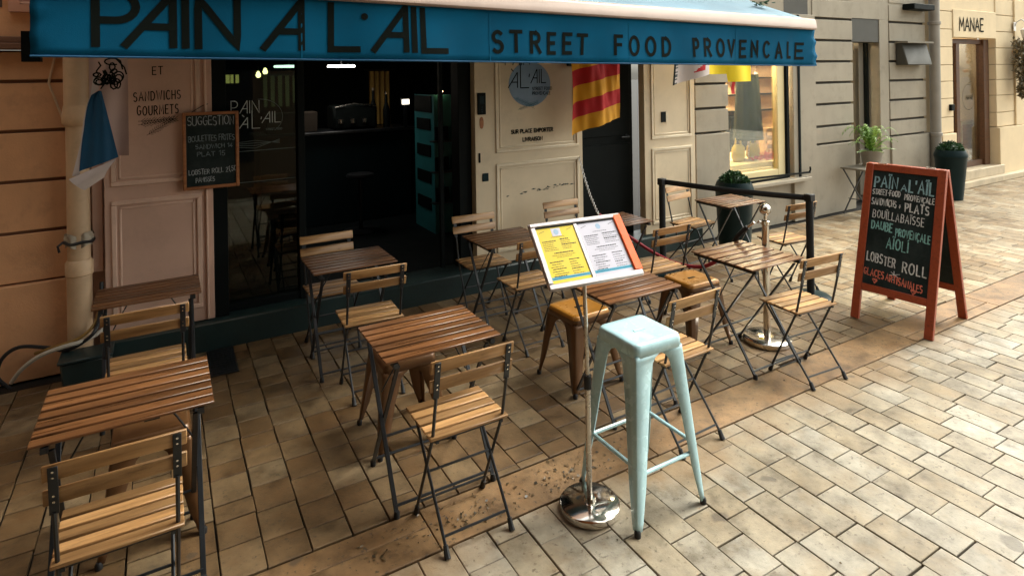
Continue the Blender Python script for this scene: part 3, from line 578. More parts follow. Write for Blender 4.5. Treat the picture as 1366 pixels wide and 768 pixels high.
b = MB(); b.grid(lambda u, v: (6.72+(.17+.05*(1-v))*math.cos(u*6.2832)*(1+.05*math.sin(u*56)), 5.4+(.1+.06*(1-v))*math.sin(u*6.2832)*(1+.05*math.sin(u*56)), 1.06+v*.86), 72, 8); kid(b, 'skirt', 'skirt', t)
b = MB(); b.cyl((6.72, 5.4, .79), (6.72, 5.4, 1.95), .012); b.lathe([(0, .782), (.1, .782), (.1, .795), (0, .805)], (6.72, 5.4, 0)); kid(b, 'stand', 'steel', t)
for x, lab in ((6.54, 'straw yellow handbag under the green skirt, left one'), (6.83, 'straw yellow handbag beside the crate, right one')):
    t = thing('handbag', lab, 'handbag', (x, 5.42, .782)); b = MB(); b.lathe([(0, 0), (.08, 0), (.12, .06), (.11, .18), (.07, .22), (0, .22)]); o = b.build('bag', 'straw', t); o.scale = (1, .5, 1); b = MB(); b.tube([(-.05, 0, .21)]+[(.05*math.cos(R(a)), 0, .22+.13*math.sin(R(a))) for a in range(170, 5, -15)]+[(.05, 0, .21)], .012, 6); b.build('handle', 'straw', t)
t = thing('display_crate', 'pale wooden slatted crate standing on end in the show window', 'crate', (7.2, 5.4, .78)); b = MB()
for z in (.79, .91, 1.03, 1.13): b.box((7.06, 5.38, z), (7.36, 5.395, z+.06), .002)
for x in (7.06, 7.19, 7.325): b.box((x, 5.396, .785), (x+.035, 5.5, 1.19), .002)
kid(b, 'slats', 'crate', t)
b = MB(); rp = random.Random(5)
for i in range(260):
    x, y = 7.0+rp.gauss(0, .13), 5.3+rp.gauss(0, .025); z = .783+abs(rp.gauss(0, .035)); a = rp.uniform(0, 6.3); l = .035
    b.poly([(x, y, z), (x+l*math.cos(a), y+l*math.sin(a)*.5, z+.01), (x+l*math.cos(a)+.008, y+l*math.sin(a)*.5, z+.028), (x+.008, y, z+.02)])
tag(b.build('tissue_heap', 'redpaper'), 'heap of shredded red tissue paper on the show window floor', 'decoration')
t = thing('hanging_garment', 'pale garment hanging to the right of the green skirt in the show window', 'garment', (7.25, 5.7, 1.9)); b = MB(); b.grid(lambda u, v: (7.1+.06*u+.02*v, 5.6+.02*math.sin(u*9), 1.35+v*.6), 12, 6); kid(b, 'cloth', 'flagwhite', t); b = MB(); b.tube([(7.13, 5.6, 1.95), (7.13, 5.6, 2.1)], .006, 6); kid(b, 'hanger', 'steel', t)

# --- cream building (far right)
cb = thing('cream_building', 'cream plaster shop building with a glass door and a sign lettered MANAE', 'building', (12.5, 5.1, 0))
b = MB(); Z2 = [.916, 1.171, 1.473, 1.751, 2.017, 2.308, 2.598, 2.89, 3.18]
for x0, x1 in ((10.76, 11.2), (12.72, 15.5)):
    grooved(b, x0, x1, 4.985, Z2, .012, .012); b.box((x0, 4.94, 0), (x1, 5.3, .908), .008)
b.box((10.62, 4.99, 3.186), (18, 5.4, 9)); b.box((11.2, 5.0, 2.93), (12.72, 5.3, 3.18)); b.box((10.62, 5.0, 0), (10.758, 5.3, 3.18)); b.box((15.5, 5.0, 0), (24, 5.3, 3.18)); b.box((13.4, 4.955, .916), (13.9, 4.984, 3.18), .004)
kid(b, 'wall', ['beige', 'beigeg'], cb)
b = MB(); b.box((11.205, 4.97, 2.47), (12.7, 5.1, 2.928), .006); sg = kid(b, 'sign', 'beige', cb)
b = MB(); b.strokes(text_strokes('MANAE', .215, .82, 11.4, 2.585, track=.2), lambda u, v, l: (u, 4.965-l, v), .026); c = kid(b, 'sign_lettering', 'letter', cb); c.parent = sg
b = MB(); b.box((10.9, 4.845, 0), (16, 5.1, .10), .01); b.box((11.1, 4.93, .1), (12.85, 5.3, .26), .01); kid(b, 'doorstep', 'step', cb)
b = MB(); b.box((11.21, 5.12, .26), (11.27, 5.2, 2.46), .004); b.box((12.5, 5.08, .26), (12.68, 5.2, 2.46), .004); b.box((11.27, 5.12, 2.38), (12.5, 5.2, 2.46), .004); b.box((11.27, 5.12, .26), (12.5, 5.2, .36), .004); b.box((11.62, 5.12, .36), (11.73, 5.2, 2.38), .004); dr = kid(b, 'shop_door', 'doorwood', cb)
b = MB(); b.box((11.27, 5.155, .36), (11.62, 5.16, 2.38)); b.box((11.73, 5.155, .36), (12.5, 5.16, 2.38)); c = kid(b, 'pane', 'pane', cb); c.parent = dr
b = MB(); b.strokes(text_strokes('MANAE', .07, .24, 12.0, 1.42), lambda u, v, l: (u, 5.15-l, v), .012); b.strokes([arc(12.1, 1.46, .22, .22, 100, 460, 30)], lambda u, v, l: (u, 5.15-l, v), .006); c = kid(b, 'door_lettering', 'letter', cb); c.parent = dr
b = MB(); b.box((11.0, 7.2, .1), (13.2, 7.26, 2.8)); b.box((11.0, 5.3, .1), (11.06, 7.2, 2.8)); b.box((12.75, 5.3, .1), (12.8, 7.2, 2.8)); b.box((11.0, 5.3, 2.75), (13.2, 7.2, 2.8)); b.box((11.0, 5.3, .05), (13, 7.2, .1)); kid(b, 'inner_wall', 'beige', cb)
b = MB(); b.box((11.4, 5.9, 2.7), (12.5, 6.6, 2.73)); kid(b, 'ceiling_lamp', 'lampdisc', cb)
t = thing('clothes_rail', 'dark clothes hanging on a rail inside the cream shop', 'clothes rail', (12.5, 5.6, .1)); b = MB(); b.cyl((12.1, 5.6, 2.05), (12.74, 5.6, 2.05), .015, n=8); b.cyl((12.1, 5.6, .1), (12.1, 5.6, 2.05), .015, n=8); kid(b, 'rail', 'black', t)
b = MB(); [b.box((12.3+i*.1, 5.5, 1.3-.2*(i % 2)), (12.34+i*.1, 5.68, 2.03), .01) for i in range(3)]; kid(b, 'garments', 'dark', t)
t = thing('display_cabinet', 'low wooden cabinet behind the cream shop door', 'cabinet', (12.5, 5.5, .1)); b = MB(); b.box((12.3, 5.35, .1), (12.74, 5.75, 1.02), .008); kid(b, 'body', 'crate', t); b = MB(); b.box((12.34, 5.342, .2), (12.7, 5.349, .95)); kid(b, 'door', 'boardwood', t)
fit('doorbell', (11.05, 4.94, 1.275), (11.15, 4.984, 1.375), 'dark', 'small black doorbell box on the cream wall left of the glass door', 'doorbell')
t = thing('wall_lantern', 'white wall lantern on a curved bracket above the dried wreath', 'lantern', (13.37, 4.95, 2.5)); b = MB(); b.lathe([(0, -.08), (.05, -.06), (.085, .12), (.09, .13), (.03, .17), (0, .18)], (0, -.17, 0), 12); b.build('lamp_shade', 'white', t); b = MB(); b.tube([(0, -.17, .18), (0, -.17, .26), (0, -.1, .32), (0, -.03, .28), (0, 0.0, .2)], .012, 6); b.box((-.04, -.005, .12), (.04, .005, .28)); b.build('bracket', 'white', t)
t = thing('dried_wreath', 'hanging bunch of dried brown foliage with pink flowers at the right edge', 'wreath', (13.3, 4.9, 1.95)); b = MB(); rw = random.Random(11)
for i in range(2600):
    u = rw.random(); z = .5-u*1.0; rad = (.33*(1-u)+.06)*rw.random()**.5; a = rw.uniform(0, 6.3); x = rad*math.cos(a)+.1*(.5-u); y = -.1+.35*rad*math.sin(a)*.8
    d_ = Vector((rw.gauss(0, 1), rw.gauss(0, .6), rw.gauss(-.6, .8))).normalized()*rw.uniform(.04, .1); s_ = Vector((rw.gauss(0, 1), rw.gauss(0, 1), rw.gauss(0, 1))).normalized()*.02; p = Vector((x, y, z)); b.tint = rw.random(); b.poly([p, p+d_*.5+s_, p+d_, p+d_*.5-s_])
b.build('foliage', 'dry', t, recalc=False); b = MB()
for (x, z) in ((.02, .12), (.16, .3), (-.1, -.05)): b.lathe([(0, -.02), (.05, -.02), (.07, .02), (.04, .04), (0, .02)], (x, -.22, z), 9)
b.build('flower', 'pinkflower', t)
t = thing('air_vent', 'boxy grey ventilation hood on the grooved grey pier beside the drainpipe', 'vent', (9.95, 5.0, 2.1)); b = MB(); b.hexa([(9.6, 4.86, 2.02), (10.3, 4.86, 2.02), (10.3, 5.035, 2.02), (9.6, 5.035, 2.02), (9.6, 4.94, 2.35), (10.3, 4.94, 2.35), (10.3, 5.035, 2.35), (9.6, 5.035, 2.35)], .01); kid(b, 'hood', 'lintel', t); b = MB(); b.box((9.58, 4.85, 2.35), (10.32, 5.035, 2.375)); kid(b, 'lid', 'greyd', t)
b = MB(); b.box((9.8, 4.86, 2.86), (10.4, 5.035, 2.95), .01); tag(b.build('wall_fixture', 'dark'), 'dark flat fixture at the top of the grey pier by the drainpipe', 'fixture')

# --- opposite side of the street (behind the camera): unseen blockers shaped to darken the left
ob = thing('unseen_opposite_building', 'unseen tall plaster house behind the camera, sized to shade the left terrace', 'building', (-3, -1.6, 0))  # unseen house, its reach and height set to keep sky off the left
b = MB(); b.box((-14, -6, 0), (3.2, -.7, 8.5)); kid(b, 'wall', 'opp', ob); b = MB(); [b.box((x, -.71, z), (x+1.0, -.685, z+1.7)) for x in (-7, -4.5, -2, .3) for z in (.6, 3.8, 6.2)]; kid(b, 'windows', 'oppwin', ob)
shade_awning = thing('awning', 'wide brown awning added behind the camera to shade the left terrace', 'awning', (-1.5, -.7, 2.8)); b = MB()  # added out of view to shade the left terrace
b.hexa([(-6, 2.6, 2.48), (1.95, 2.6, 2.48), (1.95, -.69, 3.2), (-6, -.69, 3.2), (-6, 2.6, 2.5), (1.95, 2.6, 2.5), (1.95, -.69, 3.22), (-6, -.69, 3.22)]); kid(b, 'canopy', 'boardwood', shade_awning)
b = MB(); b.box((-6, 2.6, 2.42), (1.95, 2.65, 2.52), .01); kid(b, 'front_bar', 'bar', shade_awning)
oc = thing('added_corner_building', 'unseen tall house added at the left street end for extra darkness', 'building', (-6, 2, 0)); b = MB(); b.box((-9, -.69, 0), (-4.6, 5.0, 11)); kid(b, 'wall', 'opp', oc); b = MB(); [b.box((-4.61, y, z), (-4.585, y+1, z+1.7)) for y in (.2, 2.6) for z in (.6, 3.8, 6.8)]; kid(b, 'windows', 'oppwin', oc)  # added out of view to close off light from the left

# ================================================================ DRAINPIPES, CABLES
t = thing('drainpipe', 'cream painted drainpipe down the salmon wall with a rag tied round it', 'drainpipe', (-.5, 4.99, 0)); b = MB()
b.cyl((0, 0, .03), (0, 0, .72), .072); b.cyl((0, 0, .72), (0, 0, 1.72), .066); b.cyl((0, 0, 1.72), (0, 0, 3.2), .074); b.build('pipe', 'pipe', t)
b = MB(); b.lathe([(.068, .66), (.08, .67), (.08, .75), (.068, .77)]); b.build('collar', 'pipe', t); b = MB(); b.lathe([(.068, 1.66), (.084, 1.68), (.088, 1.73), (.076, 1.8)]); b.build('collar', 'pipe', t)
b = MB(); rr_ = random.Random(3)
b.grid(lambda u, v: ((.076+.014*math.sin(u*40+v*9)*v)*math.cos(u*6.2832), (.076+.016*math.sin(u*31))*math.sin(u*6.2832), .86+.085*v+.012*math.sin(u*23)), 60, 6); b.build('rag', 'cloth', t); b = MB(); b.tube([(.082*math.cos(a/4), .082*math.sin(a/4), .89+.004*math.sin(a)) for a in range(26)], .011, 6); b.tube([(-.08, -.03, .9), (-.11, -.05, .88), (-.1, -.06, .84)], .008, 6); b.build('tie', 'cable3', t)
t = thing('drainpipe', 'grey painted drainpipe between the grey and the cream building', 'drainpipe', (10.58, 4.96, 0)); b = MB(); b.cyl((0, 0, 0), (0, 0, 3.6), .075, n=20); b.build('pipe', 'greypipe', t); 
for z in (.9, 2.65): b = MB(); b.lathe([(.076, z), (.09, z+.005), (.09, z+.05), (.076, z+.055)]); b.build('collar', 'greypipe', t)
t = thing('junction_box', 'dark green plastic box on the paving at the foot of the cream drainpipe', 'box', (-.46, 4.8, 0)); b = MB(); b.hexa([(-.1, -.12, 0), (.14, -.12, 0), (.14, .06, 0), (-.1, .06, 0), (-.12, -.13, .2), (.15, -.13, .2), (.15, .06, .2), (-.12, .06, .2)], .012); b.build('body', 'teal', t); b = MB(); b.box((-.13, -.14, .2), (.16, .065, .218), .005); b.build('lid', 'teal', t)
for lab, mt, pts, rd in (('white cable curving over the dark green box', 'cable1', [(-.86, 4.95, .05), (-.80, 4.9, .14), (-.7, 4.85, .22), (-.58, 4.82, .26), (-.45, 4.84, .27), (-.36, 4.88, .31)], .013),
        ('yellow cable running from behind the drainpipe to the wall foot', 'cable2', [(-.74, 4.97, .2), (-.62, 4.88, .25), (-.5, 4.86, .28), (-.42, 4.88, .34), (-.385, 4.93, .43), (-.37, 4.97, .5)], .01),
        ('black cable looped on the paving beside the salmon wall', 'cable3', [(-.86, 4.93, .02), (-.93, 4.96, .1), (-.91, 4.99, .2), (-.82, 4.97, .26), (-.68, 4.93, .24), (-.55, 4.84, .23), (-.42, 4.84, .3), (-.385, 4.9, .4), (-.375, 4.96, .6)], .012)):
    P3 = [Vector(p) for p in pts]; q = []
    for i in range(len(P3)-1):
        p0, p1, p2, p3 = P3[max(i-1, 0)], P3[i], P3[i+1], P3[min(i+2, len(P3)-1)]
        for k in range(6): s_ = k/6; q.append(.5*((2*p1)+(-p0+p2)*s_+(2*p0-5*p1+4*p2-p3)*s_*s_+(-p0+3*p1-3*p2+p3)*s_**3))
    b = MB(); b.tube(q+[P3[-1]], rd, 8); tag(b.build('cable', mt), lab, 'cable')
b = MB(); b.tube([(-.62, 5.065, 2.15), (-.66, 5.065, 1.95), (-.59, 5.06, 1.72), (-.55, 5.055, 1.68)], .008, 6); tag(b.build('wall_cable', 'pipe'), 'thin painted cable hanging down the salmon wall under the awning end', 'cable')

# ================================================================ AWNING
aw = thing('awning', 'blue awning with PAIN A L\'AIL STREET FOOD PROVENCALE lettered on its hanging front', 'awning', (2.35, 5.0, 2.4))
AX0, AX1 = -.505, 5.14
def ztop(x): return 2.40-.0136*(x-AX0)
def zbot(x): return 2.072-.0129*(x-AX0)
def vy(x, t): return 3.4+(1-t)*(.016*math.sin(x*3.1)+.009*math.sin(x*7.7+1)+.004*math.sin(x*17))
def vmap(u, v, l=0):
    zt, zb = ztop(u), zbot(u); t = (v-zb)/(zt-zb); return (u, vy(u, t)-.003-l, v)
b = MB()
def vfn(u, v):
    x = AX0+(AX1-AX0)*u; z = zbot(x)+(ztop(x)+.02-zbot(x))*v; return (x+(.03*(1-v) if u > .995 else 0), vy(x, v)+(.012*math.sin(v*18) if u < .012 or u > .99 else 0), z)
b.grid(vfn, 160, 8); va = kid(b, 'valance', 'valance', aw); sm = va.modifiers.new('thick', 'SOLIDIFY'); sm.thickness = .004; sm.offset = 1
for xs in (.655, 1.8, 2.95, 4.1):
    b = MB(); b.strokes([[(xs, zbot(xs)+.005), (xs, ztop(xs)-.005)]], vmap, .007, lift=.0001); c = kid(b, 'seam', 'valance', aw); c.parent = va
b = MB(); b.tube([(AX0+(AX1-AX0)*i/60, vy(AX0+(AX1-AX0)*i/60, 0), zbot(AX0+(AX1-AX0)*i/60)) for i in range(61)], .006, 6); c = kid(b, 'hem', 'flagblue', aw); c.parent = va
b = MB()
big = {'P': (-.282, -.087), 'A': (-.165, .067), 'I': (.088, .118), 'N': (.142, .355)}
def let(ch, x0, x1, z0, h, w, font=G):
    gw, ss = glyph(ch, font)
    b.strokes([[(x0+w/2+px/gw*(x1-x0-w) if gw > .1 else (x0+x1)/2, z0+py*h) for px, py in st] for st in ss], vmap, w, lift=.00015)
BW = .035
def word(items, small):
    global b
    b = MB()
    for ch, x0, x1 in items: let(ch, x0, x1, zbot((x0+x1)/2)+(.068+random.uniform(-.004, .004) if small else .06), .128 if small else .245, .025 if small else BW, G if small else DECO)
    c = kid(b, 'lettering', 'letter', aw); c.parent = va
word((('P', -.282, -.087), ('A', -.165, .067), ('I', .088, .118), ('N', .142, .355)), 0); word((('A', .448, .672),), 0)
word((('L', .795, .979),), 0); word((('A', 1.035, 1.26), ('I', 1.274, 1.312), ('L', 1.331, 1.515)), 0)
b = MB(); b.prism([vmap(1.0+.02*math.cos(R(a)), 2.30+.02*math.sin(R(a)), .0003) for a in range(0, 360, 30)], (0, -.0005, 0)); c = kid(b, 'apostrophe', 'letter', aw); c.parent = va
word((('S', 1.811, 1.903), ('T', 1.942, 2.044), ('R', 2.096, 2.19), ('E', 2.237, 2.316), ('E', 2.366, 2.453), ('T', 2.485, 2.588)), 1); word((('F', 2.809, 2.893), ('O', 2.942, 3.05), ('O', 3.101, 3.212), ('D', 3.265, 3.366)), 1)
word((('P', 3.581, 3.655), ('R', 3.704, 3.797), ('O', 3.849, 3.953), ('V', 3.989, 4.087), ('E', 4.142, 4.234), ('N', 4.281, 4.376), ('C', 4.434, 4.531), ('A', 4.591, 4.692), ('L', 4.753, 4.815), ('E', 4.868, 4.995)), 1)
b = MB(); b.hexa([(AX0, 3.36, ztop(AX0)), (AX1, 3.36, ztop(AX1)), (AX1, 3.47, ztop(AX1)), (AX0, 3.47, ztop(AX0)), (AX0, 3.375, ztop(AX0)+.095), (AX1, 3.375, ztop(AX1)+.095), (AX1, 3.46, ztop(AX1)+.115), (AX0, 3.46, ztop(AX0)+.115)], .012); kid(b, 'front_bar', 'bar', aw)
b = MB()
def ffn(u, v):
    x = AX0+.03+(AX1-AX0-.06)*u; y = 3.46+1.54*v; return (x, y, ztop(x)+.108+(3.12-ztop(x)-.108)*v-.035*math.sin(math.pi*v)*(1+.2*math.sin(x*5)))
b.grid(ffn, 60, 20); fa = kid(b, 'canopy', 'fabric', aw); sm = fa.modifiers.new('thick', 'SOLIDIFY'); sm.thickness = .004
for x in (-.3, 4.9):
    b = MB(); b.beam((x, 5.0, 2.75), (x+(.5 if x < 0 else -.5), 4.2, 2.66), .05, .035); b.beam((x+(.5 if x < 0 else -.5), 4.2, 2.66), (x, 3.47, ztop(x)+.05), .045, .03); kid(b, 'folding_arm', 'bar', aw)
b = MB(); b.box((AX0, 4.94, 3.05), (AX1, 5.058, 3.2), .02); kid(b, 'cassette', 'bar', aw)
b = MB(); b.box((AX0-.05, 3.5, 2.05), (AX0+.02, 3.56, 2.19)); kid(b, 'bar_end', 'dark', aw)
lt = MB(); rr_ = random.Random(6)
for i in range(40):
    p = Vector((4.86+rr_.gauss(0, .05), 3.75+rr_.gauss(0, .03), 2.585+rr_.uniform(0, .02))); d_ = Vector((rr_.gauss(0, 1), rr_.gauss(0, 1), rr_.gauss(0, .3))).normalized()*.05; s_ = Vector((d_.y, -d_.x, .01))*.3; lt.tint = rr_.random(); lt.poly([p, p+d_*.5+s_, p+d_, p+d_*.5-s_])
tag(lt.build('fallen_sprig', 'green'), 'green sprig of leaves lying on the awning top', 'sprig')

# ================================================================ FLAGS
def pole(t, p, q):
    b = MB(); b.cyl(p, q, .014, n=10); b.lathe([(0, -.02), (.022, 0), (0, .02)], q, 10); return kid(b, 'pole', 'boardwood', t)
# striped flag
t = thing('striped_flag', 'red and gold striped flag hanging beside the dark side door', 'flag', (3.6, 4.96, 2.3)); pole(t, (3.66, 4.96, 2.06), (3.30, 4.5, 2.52))
def sf(u, v):
    x = 3.285+.62*u; zb = 1.375+.15*u**.75; z = zb+1.0*v+.1*v*v*(1-u)
    return (x+.03*math.sin(v*3)*(1-u), 4.6+.035*math.sin(u*9+v*2)+.010*math.sin(u*23-v*4)+.004*math.sin(u*41+v*11)+(.05 if u > .9 else 0)*((u-.9)/.1), z)
def sm_(u, v):
    return 1 if (v*7) % 2 < 1 else 0
b = MB(); b.grid(sf, 40, 70, True, sm_); kid(b, 'cloth', ['red', 'gold'], t)
# blue and white flag
t = thing('blue_white_flag', 'pinkish white flag with a dark blue skirt shape and black flower drawing by the drainpipe', 'flag', (-.2, 4.96, 2.3)); pole(t, (-.12, 4.96, 2.14), (-.4, 4.4, 2.62))
def wf(u, v):
    x = -.385+.2*u; z = 2.42-v*(2.42-1.497); return (x, 4.44+.02*math.sin(u*7+v*3), z)
b = MB(); b.grid(wf, 16, 40); kid(b, 'cloth', 'flagpink', t)
b = MB(); Yb = 4.395
def bf(u, v):
    zt, zb0 = 1.90, 1.43; xl = -.335-.1*v**.36; xr = -.318+.08*v; zb = 1.425+.07*u
    return (xl+(xr-xl)*u, Yb+.012*math.sin(u*5+v*2)+.004*math.sin(u*19+v*5), zt+(zb-zt)*v)
b.grid(bf, 14, 20); kid(b, 'blue_field', 'flagblue', t)
b = MB()
def lf_(u, v):
    z = 2.0-v*.6; xr = -.332-.1*min(1, max(0, (1.9-z)/.47))**.36 if z < 1.9 else -.332; xl = min(-.36-.11*v**1.3, xr-.008); return (xl+(xr-xl)*u, Yb+.012, z)
b.grid(lf_, 4, 20)
b.grid(lambda u, v: (-.485+.075*v+(.24-.09*v)*u*(1-.35*v), Yb-.01-.03*math.sin(v*3.1)+.02*v, 1.385+.045*u+.06*u*(1-v)-.075*v*(1-.3*u)), 12, 8)
kid(b, 'folded_edge', 'flagwhite', t)
b = MB(); rf = random.Random(8); st = []
for i in range(16):
    cx, cz = -.275+rf.gauss(0, .035), 1.955+rf.gauss(0, .035); st.append(arc(cx, cz, rf.uniform(.012, .032), rf.uniform(.01, .03), rf.uniform(0, 360), rf.uniform(380, 640), 10))
for i in range(9):
    cx, cz = -.32+rf.gauss(0, .02), 1.97+rf.gauss(0, .06); st.append([(cx, cz), (cx+.02, cz+.03), (cx+.01, cz+.05)])
st += [arc(-.26, 2.075, .04, .02, 0, 300, 12), [(-.24, 2.09), (-.2, 2.04), (-.19, 2.0)], [(-.22, 2.08), (-.21, 2.03)]]
b.strokes(st, lambda u, v, l: (u, 4.388-l, v), .008, lift=.0004); kid(b, 'flower_drawing', 'letter', t)
# white and yellow flag
t = thing('white_yellow_flag', 'white flag with a red wedge beside yellow cloth peeping out under the awning front', 'flag', (5.1, 4.96, 2.3)); pole(t, (5.32, 4.96, 2.14), (4.9, 4.45, 2.5))
def yf(u, v):
    x = 4.47+1.22*u; zb = 1.825+.11*min(1, u/.42) if u < .42 else 1.935-.0*u
    if u > .66: zb = 1.85
    x -= .0*v; zt = 2.42; return (x+.1*v*(1-u), 4.5+.03*math.sin(u*14+v), zb+(zt-zb)*v)
def ym(u, v):
    if u < .035: return 3
    if u < .07: return 0 if int(v*30) % 2 else 4
    if u < .42: return 1 if (.12+.9*v < u*1.1-.01 and v > .12 and u < .36 and u > .13) else 0
    return 2
b = MB(); b.grid(yf, 90, 40, True, ym); kid(b, 'cloth', ['flagwhite', 'red', 'flagyellow', 'letter', 'teal'], t)
b = MB(); b.grid(lambda u, v: (5.33+.05*u, 4.49+.01*math.sin(v*4), 1.72+.13*v), 3, 6); kid(b, 'red_tail', 'red', t)

# ================================================================ SUGGESTION BOARD
t = thing('hanging_chalkboard', 'small chalkboard headed SUGGESTION hanging on the pink panel by the glass door', 'chalkboard', (.3, 4.93, 1.45))
cx0, cx1, z0, z1 = .118, .485, 1.17, 1.725
b = MB(); b.box((cx0, 4.905, z0), (cx0+.022, 4.935, z1), .003); b.box((cx1-.022, 4.905, z0), (cx1, 4.935, z1), .003); b.box((cx0+.022, 4.905, z0), (cx1-.022, 4.935, z0+.022), .003); b.box((cx0+.022, 4.905, z1-.022), (cx1-.022, 4.935, z1), .003); kid(b, 'frame', 'boardwood', t)
b = MB(); b.box((cx0+.02, 4.918, z0+.02), (cx1-.02, 4.932, z1-.02)); bd = kid(b, 'board', 'slate', t)
mfb = front(4.918)
for tx, h_, wd, x_, z_, sl_, w_, mt in (('SUGGESTION', .062, .3, .152, 1.63, 0, .005, 'chalkm'), ('LOBSTER ROLL 21,50', .034, .31, .155, 1.275, .03, .0042, 'chalkm'), ('PANISSES', .032, .12, .2, 1.22, .03, .004, 'chalkm'), ('BOULETTES FRITES', .04, .3, .155, 1.515, 0, .0045, 'chalkg'), ('SANDWICH 14', .03, .24, .2, 1.46, 0, .004, 'chalkg'), ('PLAT 15', .032, .18, .21, 1.405, 0, .004, 'chalkg')):
    b = MB(); b.strokes(text_strokes(tx, h_, wd, x_, z_, slope=sl_, wob=.07), mfb, w_, jit=.001); c = kid(b, 'chalk_lettering', mt, t); c.parent = bd
b = MB(); b.tube([(cx0+.06, 4.935, z1), (.25, 4.945, z1+.045), (.315, 4.985, z1+.065)], .003, 5); kid(b, 'string', 'cable3', t)

# ================================================================ TABLES, CHAIRS, STOOLS
rt = random.Random(12)
def make_table():
    t = thing('folding_table', '', 'table', group='slatted folding tables on the terrace'); b = MB(); W_, D_ = .28, .23; n = 7; sw_ = 2*D_/n
    for i in range(n):
        b.tint = rt.random(); y0 = -D_+i*sw_; b.box((-W_, y0+.0085, .693+rt.uniform(-.0008, .0008)), (W_, y0+sw_-.0085, .703), .0022)
    b.build('tabletop', 'tablewood', t)
    b = MB()
    for x in (-.235, .235): b.box((x-.011, -D_+.006, .668), (x+.011, D_-.006, .6885))
    b.box((-.235, -.012, .670), (.235, .012, .6875)); b.build('top_frame', 'black', t)
    for sx in (-1, 1):
        for sy, xo in ((1, .236), (-1, .218)):
            b = MB(); x = sx*xo; b.beam((x, sy*.195, .664), (x, -sy*.2, .018), .010, .020, up=(1, 0, 0), bev=.002); l = b.build('leg', 'black', t)
            b = MB(); b.lathe([(0, 0), (.014, 0), (.013, .022), (.009, .03), (0, .03)], (x, -sy*.203, 0), 10); b.build('foot', 'rubber', l)
    for (y, z, xo) in ((-.188, .042, .236), (.188, .042, .218), (.1, .19, .218)): b = MB(); b.tube([(-xo, y, z), (xo, y, z)], .0065, 6); b.build('stretcher', 'black', t)
    
    for sx in (-1, 1): b = MB(); b.tube([(sx*.1, 0, .668), (sx*.16, .02, .56), (sx*.218, .05, .44)], .004, 5); b.build('brace', 'black', t)
    return t
def make_chair():
    t = thing('folding_chair', '', 'chair', group='slatted folding chairs on the terrace'); b = MB(); n = 5; y0, y1 = -.11, .20; sw_ = (y1-y0)/n
    for i in range(n):
        b.tint = rt.random(); ya = y0+i*sw_; b.box((-.185, ya+.0065, .439), (.185, ya+sw_-.0065, .451), .003)
    b.build('seat', 'chairwood', t)
    for zc, yc in ((.763, -.139), (.680, -.122)):
        b = MB(); b.tint = rt.random(); tz, ty = .0275, -.0057
        b.hexa([(-.195, yc-ty-.006, zc-tz), (.195, yc-ty-.006, zc-tz), (.195, yc-ty+.006, zc-tz), (-.195, yc-ty+.006, zc-tz), (-.195, yc+ty-.006, zc+tz), (.195, yc+ty-.006, zc+tz), (.195, yc+ty+.006, zc+tz), (-.195, yc+ty+.006, zc+tz)], .003); b.build('back_slat', 'chairwood', t)
    for sx in (-1, 1):
        b = MB(); x = sx*.166
        b.beam((x, -.153, .785), (x, -.122, .625), .026, .005, up=(0, 1, 0), bev=.001); b.tube([(x, -.124, .632), (x, -.094, .5), (x, -.08, .44), (x, .118, .03)], .0072, 7)
        l = b.build('leg', 'black', t); b = MB()
        for z, y in ((.772, -.1545), (.752, -.1505), (.69, -.1385), (.67, -.1345)): b.cyl((x, y, z), (x, y-.003, z-.0005), .0038, n=8)
        b.build('rivets', 'chrome', l); b = MB(); b.tube([(x, .112, .042), (x, .124, .01), (x, .13, 0.001)], [.0105, .013, .013], 8); b.build('foot', 'rubber', l)
        b = MB(); x = sx*.150; b.tube([(x, .175, .432), (x, -.168, .03)], .0068, 7); l = b.build('leg', 'black', t); b = MB(); b.tube([(x, -.160, .042), (x, -.176, .011), (x, -.186, .001)], [.0105, .013, .013], 8); b.build('foot', 'rubber', l)
    b = MB()
    for sx in (-1, 1): b.box((sx*.152-.007, -.1, .424), (sx*.152+.007, .19, .4355))
    b.tube([(-.166, -.082, .43), (.166, -.082, .43)], .007, 7); b.tube([(-.15, .172, .428), (.15, .172, .428)], .006, 7); b.build('seat_frame', 'black', t)
    for (y, z, x) in ((.1, .068, .166), (-.14, .062, .15), (.015, .245, .15)): b = MB(); b.tube([(-x, y, z), (x, y, z)], .0055, 6); b.build('stretcher', 'black', t)
    return t
def rsq(h, r_, n=5):
    pts = []
    for cx, cy, a0 in ((h-r_, h-r_, 0), (-h+r_, h-r_, 90), (-h+r_, -h+r_, 180), (h-r_, -h+r_, 270)): pts += [(cx+r_*math.cos(R(a0+90*i/n)), cy+r_*math.sin(R(a0+90*i/n))) for i in range(n+1)]
    return pts
